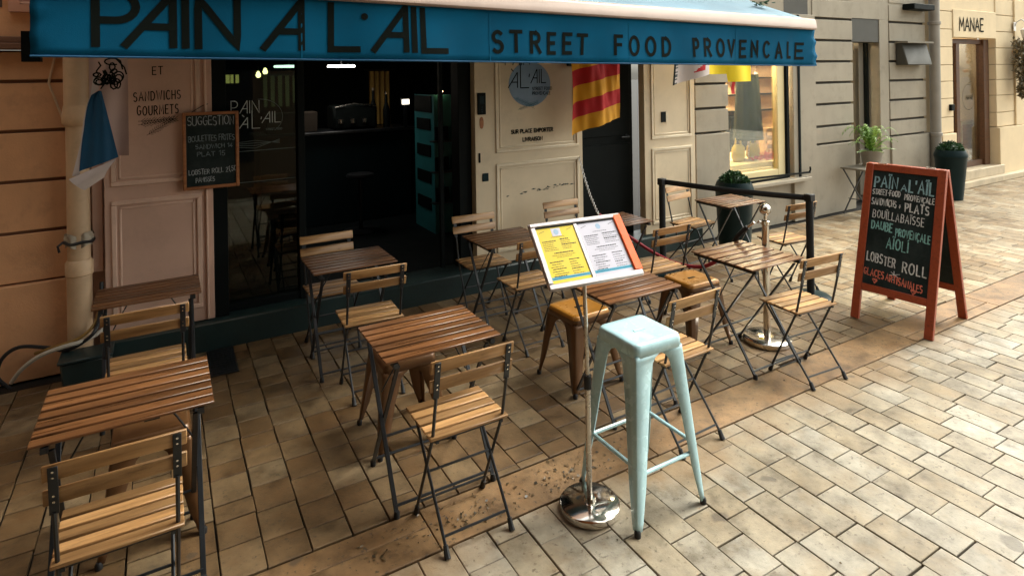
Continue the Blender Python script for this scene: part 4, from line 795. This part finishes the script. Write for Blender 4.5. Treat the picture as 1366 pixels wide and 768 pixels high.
def make_stool(H, hf, matseat, matleg, tall):
    t = thing('metal_stool', '', 'stool'); b = MB(); hs_ = .142 if tall else .150
    rings = [(hs_*1.0, H-.055), (hs_*.985, H-.022), (hs_*.955, H-.006), (hs_*.9, H), (hs_*.72, H-.002), (hs_*.4, H-.005)]; R_ = []
    for h_, z in rings: R_.append([b.bm.verts.new((x, y, z)) for x, y in rsq(h_, h_*.22)])
    for kk, (A, B) in enumerate(zip(R_, R_[1:])):
        n = len(A); b.mi = 2 if kk < 1 else 0
        for i in range(n): b._f([A[i], A[(i+1) % n], B[(i+1) % n], B[i]], True)
    b.mi = 0; b._f(R_[-1])
    b.mi = 1; b.box((-.03, -.009, H-.0062), (.03, .009, H-.0025)); b.mi = 0
    st = b.build('seat', [matseat, 'dark' if not tall else matseat, matleg], t); sm = st.modifiers.new('th', 'SOLIDIFY'); sm.thickness = .002
    for sx in (-1, 1):
        for sy in (-1, 1):
            b = MB(); rows = []
            for z, w_ in ((H-.05, .145), (H-.07, .112), (H-.09, .096), (H-.14, .085), (H*.55, .068), (H*.25, .052), (.05, .034), (.02, .028)):
                k = (H-.05-z)/(H-.05); c_ = hs_*.985+(hf-hs_)*k; rr_ = .012
                prof = [(c_-w_, c_), (c_-rr_, c_), (c_-rr_*.3, c_-rr_*.3), (c_, c_-rr_), (c_, c_-w_)]
                rows.append([b.bm.verts.new((sx*x, sy*y, z)) for x, y in prof])
            for A, B in zip(rows, rows[1:]):
                for i in range(4): b._f([A[i], A[i+1], B[i+1], B[i]], i in (1, 2))
            l = b.build('leg', matleg, t); sm = l.modifiers.new('th', 'SOLIDIFY'); sm.thickness = .0035
            b = MB(); b.lathe([(0, 0), (.014, 0), (.015, .018), (.01, .028), (0, .028)], (sx*(hf-.012), sy*(hf-.012), 0), 10); b.build('foot', 'rubber', l)
    if tall:
        for zr, kx in ((.235, 1),):
            k = (H-.05-zr)/(H-.05); c_ = hs_+(hf-hs_)*k-.012
            for p, q in (((-c_, -c_), (c_, -c_)), ((-c_, c_), (c_, c_)), ((-c_, -c_), (-c_, c_)), ((c_, -c_), (c_, c_))):
                b = MB(); zz = zr if p[1] == q[1] else zr+.03; b.tube([(*p, zz), ((p[0]+q[0])/2, (p[1]+q[1])/2, zz), (*q, zz)], .009, 8); b.build('footrest', matleg, t)
    b = MB(); c_ = hs_-.01
    for s_ in (1, -1): b.beam((-c_, -c_*s_, H-.075-.004*s_), (c_, c_*s_, H-.075-.004*s_), .022, .004)
    b.build('brace', matleg, t)
    return t
T0 = make_table()
tabs = [  # x0 x1 y0 y1 label
 (-.357, .185, 4.04, 4.43, 'dark slatted table against the pink panel by the drainpipe'),
 (-.42, .158, 2.63, 3.10, 'reddish brown slatted table in the left foreground behind the nearest chair'),
 (.82, 1.378, 3.985, 4.43, 'shaded slatted table right outside the dark doorway'),
 (.83, 1.405, 2.575, 3.04, 'brown slatted table in the middle with a brown stool under it'),
 (2.02, 2.558, 3.9, 4.34, 'slatted table in front of the middle cream panel, left of the menu stand'),
 (2.09, 2.635, 2.6, 3.04, 'slatted table right behind the pale blue tall stool, partly under the menu'),
 (3.05, 3.605, 3.87, 4.29, 'slatted table peeping out behind the top right corner of the menu stand'),
 (4.53, 5.055, 3.86, 4.30, 'slatted table in front of the dark green planter behind the belt barrier'),
 (3.2, 3.72, 2.55, 3.08, 'sunlit slatted table beside the ball topped chrome post'),
]
for i, (x0, x1, y0, y1, lab) in enumerate(tabs):
    o = T0 if i == 0 else dup(T0); o.location = ((x0+x1)/2, (y0+y1)/2, 0); o.scale = ((x1-x0)/.56, (y1-y0)/.46, 1); o['label'] = lab
C0 = make_chair()
chairs = [
 (-.09, 3.77, 0, 'dark chair with its back to us between the reddish table and the drainpipe'),
 (-.14, 2.455, 0, 'amber slatted chair in the bottom left corner, nearest on the left'),
 (1.05, 4.50, 180, 'shaded chair on the doorway side of the table outside the dark doorway'),
 (1.125, 3.79, -3, 'shaded chair with its back to us at the table outside the dark doorway'),
 (1.125, 2.455, 0, 'amber slatted chair standing alone in the middle foreground left of the menu stand'),
 (2.25, 4.46, 178, 'chair beside the cream door jamb, behind the table left of the menu stand'),
 (2.32, 3.79, 0, 'chair half hidden by the left edge of the menu stand'),
 (2.40, 2.425, 2, 'slatted chair right behind the pale blue tall stool'),
 (3.18, 4.51, 180, 'chair whose back shows just above the menu stand, by the dark side door'),
 (3.34, 3.53, 0, 'chair with its back to us between the menu stand and the ochre stool'),
 (4.62, 4.45, 188, 'chair just behind the left black barrier post, by the right cream panel'),
 (4.87, 3.50, -4, 'chair partly hidden behind the right black barrier post'),
 (3.585, 2.475, -4, 'slatted chair nearest the red framed sandwich board'),
]
for i, (x, y, rz, lab) in enumerate(chairs):
    o = C0 if i == 0 else dup(C0); o.location = (x, y, 0); o.rotation_euler = (0, 0, R(rz)); o['label'] = lab
SA = make_stool(.46, .2, 'orange', 'brown', False); SB = make_stool(.46, .2, 'brown', 'brown', False)
for o, x, y, rz, lab in ((SB, 1.125, 3.22, 0, 'low brown metal stool pushed under the middle table'), (SA, 2.31, 3.19, 3, 'low ochre metal stool just left of the chrome menu stand pole'), (dup(SA), 3.335, 3.2, -2, 'low ochre metal stool with a hand slot, behind the sunlit table'), (dup(SB), -.06, 3.14, 0, 'low brown metal stool under the reddish table in the left foreground')):
    o.location = (x, y, 0); o.rotation_euler = (0, 0, R(rz)); o['label'] = lab; o['group'] = 'low metal stools at the tables'
o = make_stool(.765, .207, 'aqua', 'aqua', True); o.location = (1.905, 2.16, 0); o['label'] = 'tall pale blue metal stool in the foreground beside the menu stand'

# ================================================================ MENU STAND
t = thing('menu_stand', 'chrome menu stand holding one yellow and one white menu sheet', 'menu stand', (1.64, 2.205, 0))
b = MB(); b.lathe([(0, 0), (.128, 0), (.135, .006), (.135, .03), (.128, .036), (.03, .04), (.024, .055), (0, .055)], n=48); b.build('base', 'chrome', t)
b = MB(); b.cyl((0, 0, .05), (0, .0, .58), .0125, n=16); b.cyl((0, 0, .58), (0, .015, 1.05), .0095, n=16); b.build('pole', 'steel', t); b = MB(); b.cyl((0, 0, .54), (0, 0, .60), .0175, n=16); b.build('clamp', 'rubber', t)
CP = Vector((1.693, 2.271, 1.14)); yw, tl, PW, PH = R(-5.47), R(49.4), .4952, .3177
U = Vector((math.cos(yw), math.sin(yw), 0)); N0 = Vector((-math.sin(yw), math.cos(yw), 0)); V = Vector((0, 0, math.sin(tl)))+N0*math.cos(tl); NN = U.cross(V)
def mp(u, v, l=0): return tuple(CP-Vector((1.64, 2.205, 0))+U*(u-PW/2)+V*(v-PH/2)+NN*l)
def slab(b, u0, u1, v0, v1, l0, l1, bev=0): b.hexa([mp(u0, v0, l0), mp(u1, v0, l0), mp(u1, v1, l0), mp(u0, v1, l0), mp(u0, v0, l1), mp(u1, v0, l1), mp(u1, v1, l1), mp(u0, v1, l1)], bev)
b = MB(); slab(b, 0, PW, 0, PH, -.012, -.004); b.beam(mp(PW*.42, PH*.3, -.035), mp(PW*.42, PH*.6, -.035), .05, .045, up=tuple(NN)); b.build('back_plate', 'silverframe', t)
b = MB(); fwid = .026
slab(b, 0, PW, 0, fwid, -.004, .008, .004); slab(b, 0, PW, PH-fwid*.8, PH, -.004, .008, .004); slab(b, 0, fwid, fwid, PH-fwid*.8, -.004, .008, .004); slab(b, .228, .246, fwid, PH-fwid*.8, -.003, .003, .001); b.build('frame', 'silverframe', t)
b = MB(); slab(b, PW-fwid*1.55, PW+.004, fwid*.9, PH-.004, -.004, .009, .004); b.build('edge_strip', 'orangepaint', t, 'orange right edge of the frame')
b = MB(); slab(b, .026, PW-.028, PH-fwid*.8-.005, PH-fwid*.8, -.003, .0032); b.build('frame_lip', 'dark', t)
for (u0, u1, mt, nm, lab) in ((.028, .226, 'yellow', 'menu_sheet', 'yellow menu sheet'), (.249, PW-.032, 'paper', 'menu_sheet', 'white menu sheet')):
    b = MB(); slab(b, u0, u1, fwid+.002, PH-.028, -.0035, -.001); sh = b.build(nm, mt, t, lab); rm = random.Random(int(u0*1000)); b = MB(); b.tint = .5
    w_ = u1-u0; top = PH-.03
    def line(u, v, l, th=.0021):
        th *= 1.7
        x = u
        while x < u+l:
            e = min(u+l, x+rm.uniform(.004, .014)); b.poly([mp(x, v, -.0006), mp(e, v, -.0006), mp(e, v+th, -.0006), mp(x, v+th, -.0006)]); x = e+.0018
    line(u0+w_*.32, top-.047, w_*.36, .0012)
    for k in range(6): line(u0+w_*.06, top-.066-k*.0085, w_*rm.uniform(.25, .38), .0012 if k else .0024); line(u0+w_*.53, top-.062-k*.009, w_*rm.uniform(.2, .4), .0028 if k % 3 == 0 else .0012)
    line(u0+w_*.27, top-.126, w_*.5, .0026); line(u0+w_*.2, top-.136, w_*.6, .0011); line(u0+w_*.3, top-.145, w_*.4, .0011)
    for k in range(7): line(u0+w_*(.08+.03*(k % 2)), top-.166-k*.011, w_*rm.uniform(.24, .38), .0024 if k % 3 == 0 else .0015); line(u0+w_*.58, top-.163-k*.011, w_*rm.uniform(.18, .32), .0024 if k % 4 == 0 else .0014)
    b.strokes([[(u0+w_*.06, top-.02), (u0+w_*.2, top-.012)], [(u0+w_*.78, top-.018), (u0+w_*.93, top-.008)]], lambda u, v, l: mp(u, v, -.0006+l*.1), .0018)
    b.build('print', 'ink', sh)
    b = MB(); slab(b, u0+.002, u1-.001, fwid+.016, fwid+.029, -.001, -.0005); b.build('blue_strip', 'band', sh)
    b = MB(); slab(b, u0+.008, u1-.008, fwid+.0215, fwid+.0235, -.0005, -.0003); b.build('strip_line', 'ink', sh)
    if mt == 'yellow': b = MB(); slab(b, u0+w_*.38, u0+w_*.62, top-.042, top-.003, -.001, -.0007); b.build('logo_square', 'paper', sh)
    b = MB(); b.poly([mp(u0+w_*.5+.013*math.cos(R(a)), top-.022+.014*math.sin(R(a)), -.0004) for a in range(0, 360, 20)]); b.build('logo', 'logoblue', sh)

# ================================================================ SANDWICH BOARD
t = thing('sandwich_board', 'red framed sandwich board chalked with the menu, standing on the paving', 'sandwich board', (5.065, 2.59, 0), 5.6)
HB, FX, HW = 1.19, .325, .285
def leaf(sgn, nm):
    A = Vector((sgn*FX, 0, 0)); B = Vector((sgn*.012, 0, HB)); D = (B-A).normalized(); L = (B-A).length; nrm = Vector((D.z*sgn, 0, -D.x*sgn)); 
    def q(y, s_, l): return A+D*s_+Vector((0, y, 0))+nrm*l
    def bar(b, y0, y1, s0, s1, l0=-.016, l1=.016, bev=.003): b.hexa([q(y0, s0, l0), q(y1, s0, l0), q(y1, s1, l0), q(y0, s1, l0), q(y0, s0, l1), q(y1, s0, l1), q(y1, s1, l1), q(y0, s1, l1)], bev)
    b = MB(); b.tint = .4; fw = .058
    bar(b, -HW, -HW+fw, .0, L); b.tint = .6; bar(b, HW-fw, HW, .0, L); b.tint = .5; bar(b, -HW+fw, HW-fw, L-.055, L); bar(b, -HW+fw, HW-fw, .225, .28); fr_ = b.build(nm, 'framewood', t)
    b = MB(); bar(b, -HW+fw-.004, HW-fw+.004, .275, L-.05, -.008, .006, 0); bd_ = b.build('board', 'slate', fr_)
    return q, L, bd_
q, L, bd = leaf(-1, 'front_leaf')
mfa = lambda u, v, l: tuple(q(.227-u, v, .0075+l))      # u runs left to right as read
def row(txt, s_, h, u0, wd, w, slope=0, mt='chalkw'):
    b = MB(); b.strokes(text_strokes(txt, h, wd, u0, s_, slope=slope, wob=.06, track=.34), mfa, w, jit=.0012, lift=.0002); b.build('chalk_lettering', mt, bd)
row('PAÏN', 1.045, .085, .02, .165, .0125, 0, 'chalkb'); row('A', 1.04, .045, .215, .035, .009, 0, 'chalkb'); row("L'AÏL", 1.035, .09, .27, .165, .0125, -.02, 'chalkb')
row('STREET-FOOD', .985, .04, .012, .2, .0065); row('PROVENÇALE', .972, .04, .245, .2, .0065, -.03)
row('SANDWICHS &', .905, .05, .012, .21, .007, -.03); row('PLATS', .885, .062, .255, .16, .0095, -.02)
row('BOUÏLLABAÏSSE', .805, .06, .03, .36, .006, -.05)
row('DAUBE', .715, .062, .028, .15, .0095, -.05, 'chalkt'); row('PROVENÇALE', .69, .056, .205, .235, .008, -.08, 'chalkt'); row('AÏOLÍ', .585, .078, .15, .15, .009, -.04, 'chalkt')
row('LOBSTER', .465, .068, .018, .205, .0085, -.1); row('ROLL', .43, .075, .275, .16, .0095, -.05)
b = MB(); b.strokes([[(.2, .41), (.25, .38)], [(.19, .385), (.26, .405)], [(.22, .42), (.225, .37)], [(.23, .36), (.215, .355)]], mfa, .005); b.build('chalk_star', 'chalkw', bd)
row('GLACES', .355, .05, .006, .145, .0075, -.1, 'chalkr'); row('ARTISANALES', .34, .05, .168, .25, .0075, -.12, 'chalkr')
for u, s_ in ((.075, .30), (.345, .285)): b = MB(); b.strokes(text_strokes('h', .036, .03, u, s_), mfa, .011); b.build('chalk_heart', 'chalkr', bd)
leaf(1, 'rear_leaf'); b = MB(); b.tube([(-.2, .24, .38), (0, .24, .34), (.2, .24, .38)], .003, 5); b.build('chain', 'steel', t); b = MB(); [b.cyl((0, y-.03, HB+.004), (0, y+.03, HB+.004), .008, n=8) for y in (-.17, .17)]; b.build('hinge', 'steel', t)

# ================================================================ BARRIER
def post(x, y, H_, lab):
    t = thing('barrier_post', lab, 'barrier post', (x, y, 0), group='black belt barrier posts'); b = MB(); b.lathe([(0, 0), (.16, 0), (.165, .008), (.15, .02), (.04, .03), (0, .03)], n=32); b.build('base', 'pot', t)
    b = MB(); b.cyl((0, 0, .02), (0, 0, H_-.06), .031, n=20); b.build('pole', 'strap', t); b = MB(); b.box((-.034, -.034, H_-.065), (.034, .034, H_), .006); b.build('belt_head', 'rubber', t)
p1, p2 = (4.245, 4.44), (4.84, 3.27)
post(*p1, .92, 'left of two black belt posts, near the cream panel'); post(*p2, .89, 'right of two black belt posts, in front of the chair by the planter')
b = MB(); A, B = Vector((*p1, .89)), Vector((*p2, .855)); b.grid(lambda u, v: tuple(A.lerp(B, u)+Vector((0, 0, -.012*math.sin(math.pi*u)+(v-.5)*.05))), 24, 1); o = b.build('barrier_belt', 'strap'); sm = o.modifiers.new('th', 'SOLIDIFY'); sm.thickness = .003; tag(o, 'black belt stretched between the two black barrier posts', 'belt')
t = thing('rope_stanchion', 'chrome post with a ball top and round base holding a red rope', 'stanchion', (3.775, 2.9, 0)); b = MB(); b.lathe([(0, 0), (.158, 0), (.165, .006), (.165, .034), (.155, .042), (.03, .05), (0, .05)], n=48); b.build('base', 'chrome', t)
b = MB(); b.cyl((0, 0, .05), (0, 0, .86), .025, n=24); b.lathe([(.025, .84), (.032, .845), (.032, .872), (.025, .876)]); b.lathe([(.012, .87), (.012, .935)]); b.build('pole', 'chrome', t)
b = MB(); b.lathe([(.042*math.sin(R(a)), .955-.042*math.cos(R(a))) for a in range(0, 181, 12)], n=24); b.build('ball', 'chrome', t); b = MB(); b.tube([(-.024, .005, .862), (-.05, .015, .875), (-.06, .02, .86)], .005, 6); b.build('hook', 'chrome', t)
def smooth(P3, n=6):
    P3 = [Vector(p) for p in P3]; q = []
    for i in range(len(P3)-1):
        p0, p1, p2, p3 = P3[max(i-1, 0)], P3[i], P3[i+1], P3[min(i+2, len(P3)-1)]
        for k in range(n): s_ = k/n; q.append(.5*((2*p1)+(-p0+p2)*s_+(2*p0-5*p1+4*p2-p3)*s_*s_+(-p0+3*p1-3*p2+p3)*s_**3))
    return q+[P3[-1]]
rp_ = smooth([(3.296, 4.25, .736), (3.40, 4.18, .63), (3.53, 4.1, .525), (3.65, 3.93, .41), (3.71, 3.7, .362), (3.745, 3.45, .403), (3.70, 3.2, .575), (3.675, 3.05, .755), (3.705, 2.94, .862)])
t = thing('barrier_rope', 'sagging red rope hooked to the ball topped chrome post', 'rope', (3.705, 2.94, .862)); n_ = len(rp_)
b = MB(); b.tube(rp_[1:-9], .015, 8); kid(b, 'rope', 'rope', t); b = MB(); b.tube(rp_[-10:-3], .018, 8); kid(b, 'rope_end', 'strap', t); b = MB(); b.tube(rp_[-4:], .009, 8); b.tube(rp_[:2], .009, 8); kid(b, 'snap_hook', 'chrome', t)
t = thing('chain', 'thin pale chain hanging from the door jamb down behind the menu stand', 'chain', (3.62, 4.95, 1.12)); b = MB(); A, B = Vector((3.62, 4.95, 1.12)), Vector((3.296, 4.25, .745)); n = 30
def cpt(u): p = A.lerp(B, u); p.z -= .05*math.sin(math.pi*u); return p
for i in range(n):
    p, q2 = cpt(i/n), cpt((i+1.3)/n); dd = (q2-p).normalized(); sd_ = dd.cross(Vector((0, 0, 1)) if i % 2 else Vector((1, 0, 0))).normalized()*.010; ln_ = (q2-p).length
    b.tube([tuple(p+dd*ln_*.5*(1-math.cos(R(a)))+sd_*math.sin(R(a))) for a in range(0, 361, 45)], .0034, 4, False)
kid(b, 'links', 'white', t); b = MB(); b.cyl((3.62, 4.964, 1.125), (3.62, 4.93, 1.125), .006, n=8); kid(b, 'hook', 'steel', t)
# ================================================================ PLANTS
def box_ball(t, r_, z0, n, seed):
    rb_ = random.Random(seed); b = MB()
    for i in range(n):
        v = Vector((rb_.gauss(0, 1), rb_.gauss(0, 1), rb_.gauss(0, 1))).normalized(); v.z = abs(v.z)*.9+.02; k = 1+.10*math.sin(v.x*9+seed)*math.sin(v.y*8)+rb_.uniform(-.09, .05)
        p = v*r_*k; p.z += z0; d_ = (v+Vector((rb_.gauss(0, .6), rb_.gauss(0, .6), rb_.gauss(0, .6)))).normalized()*.028; s_ = d_.cross(Vector((rb_.gauss(0, 1), rb_.gauss(0, 1), rb_.gauss(0, 1)))).normalized()*.009
        b.tint = rb_.random()**1.5*min(1, .35+.65*rb_.random()); b.poly([p, p+d_*.5+s_, p+d_, p+d_*.5-s_])
    b.lathe([(r_*.88, z0), (r_*.8, z0+r_*.35), (r_*.5, z0+r_*.7), (0, z0+r_*.82)], n=20); return b.build('foliage', 'green', t, recalc=False)
def planter(x, y, rt_, rb_, H_, rs_, lab, seed):
    t = thing('potted_shrub', lab, 'potted shrub', (x, y, 0)); b = MB(); b.lathe([(0, 0), (rb_, 0), (rb_*1.01, .02), (rt_*.97, H_*.84), (rt_, H_*.85), (rt_*1.01, H_*.9), (rt_*.86, H_), (rt_*.8, H_-.01), (rt_*.8, H_-.05), (0, H_-.05)], n=40); b.build('pot', 'pot', t); box_ball(t, rs_, H_-.05, 1500, seed)
planter(5.47, 4.60, .205, .165, .75, .15, 'dark green round planter with a clipped box bush below the show window', 3)
planter(10.27, 4.62, .215, .15, .74, .165, 'dark green tapered planter with a clipped box bush by the grey drainpipe', 5)
t = thing('side_table', 'small grey metal folding table with crossed legs against the grey pier', 'table', (8.3, 4.75, 0)); b = MB(); b.box((-.32, -.18, .62), (.32, .18, .645), .004); b.build('tabletop', 'greyd', t)
for sx in (-1, 1):
    b = MB(); b.beam((sx*.27, .17, .62), (-sx*.27, .17, 0.0), .014, .014, up=(0, 1, 0)); b.build('leg', 'black', t); b = MB(); b.beam((sx*.27, -.16, .62), (-sx*.27, -.16, 0.0), .014, .014, up=(0, 1, 0)); b.build('leg', 'black', t)
b = MB(); b.beam((-.15, -.16, .2), (-.15, .17, .2), .01, .01); b.beam((.15, -.16, .2), (.15, .17, .2), .01, .01); b.build('stretcher', 'black', t)
t = thing('potted_fern', 'bright green fern in a grey pot on the small metal table', 'potted plant', (8.42, 4.75, .645)); b = MB(); b.lathe([(0, 0), (.11, 0), (.14, .2), (.15, .21), (.13, .21), (.12, .17), (0, .17)]); b.build('pot', 'greypipe', t)
b = MB(); rf = random.Random(21)
for i in range(38):
    a = rf.uniform(0, 6.283); L_ = rf.uniform(.22, .5); up_ = rf.uniform(.05, .36); b.tint = rf.random(); n = 12; ax = Vector((math.cos(a), math.sin(a)*.6, 0)); sd_ = Vector((-math.sin(a), math.cos(a), 0))
    C_ = [Vector((ax.x*L_*k/n, ax.y*L_*k/n, .17+up_*math.sin(k/n*2.3)*1.1)) for k in range(n+1)]
    for k in range(n):
        p, q2 = C_[k], C_[k+1]; l = .045*math.sin(math.pi*min(1, k/n*.85+.12))
        for sg in (1, -1): tip = p+sd_*sg*l+(q2-p)*1.3+Vector((0, 0, -.012)); b.poly([p, p+(q2-p)*.8, tip])
b.build('fronds', 'fern', t, recalc=False)
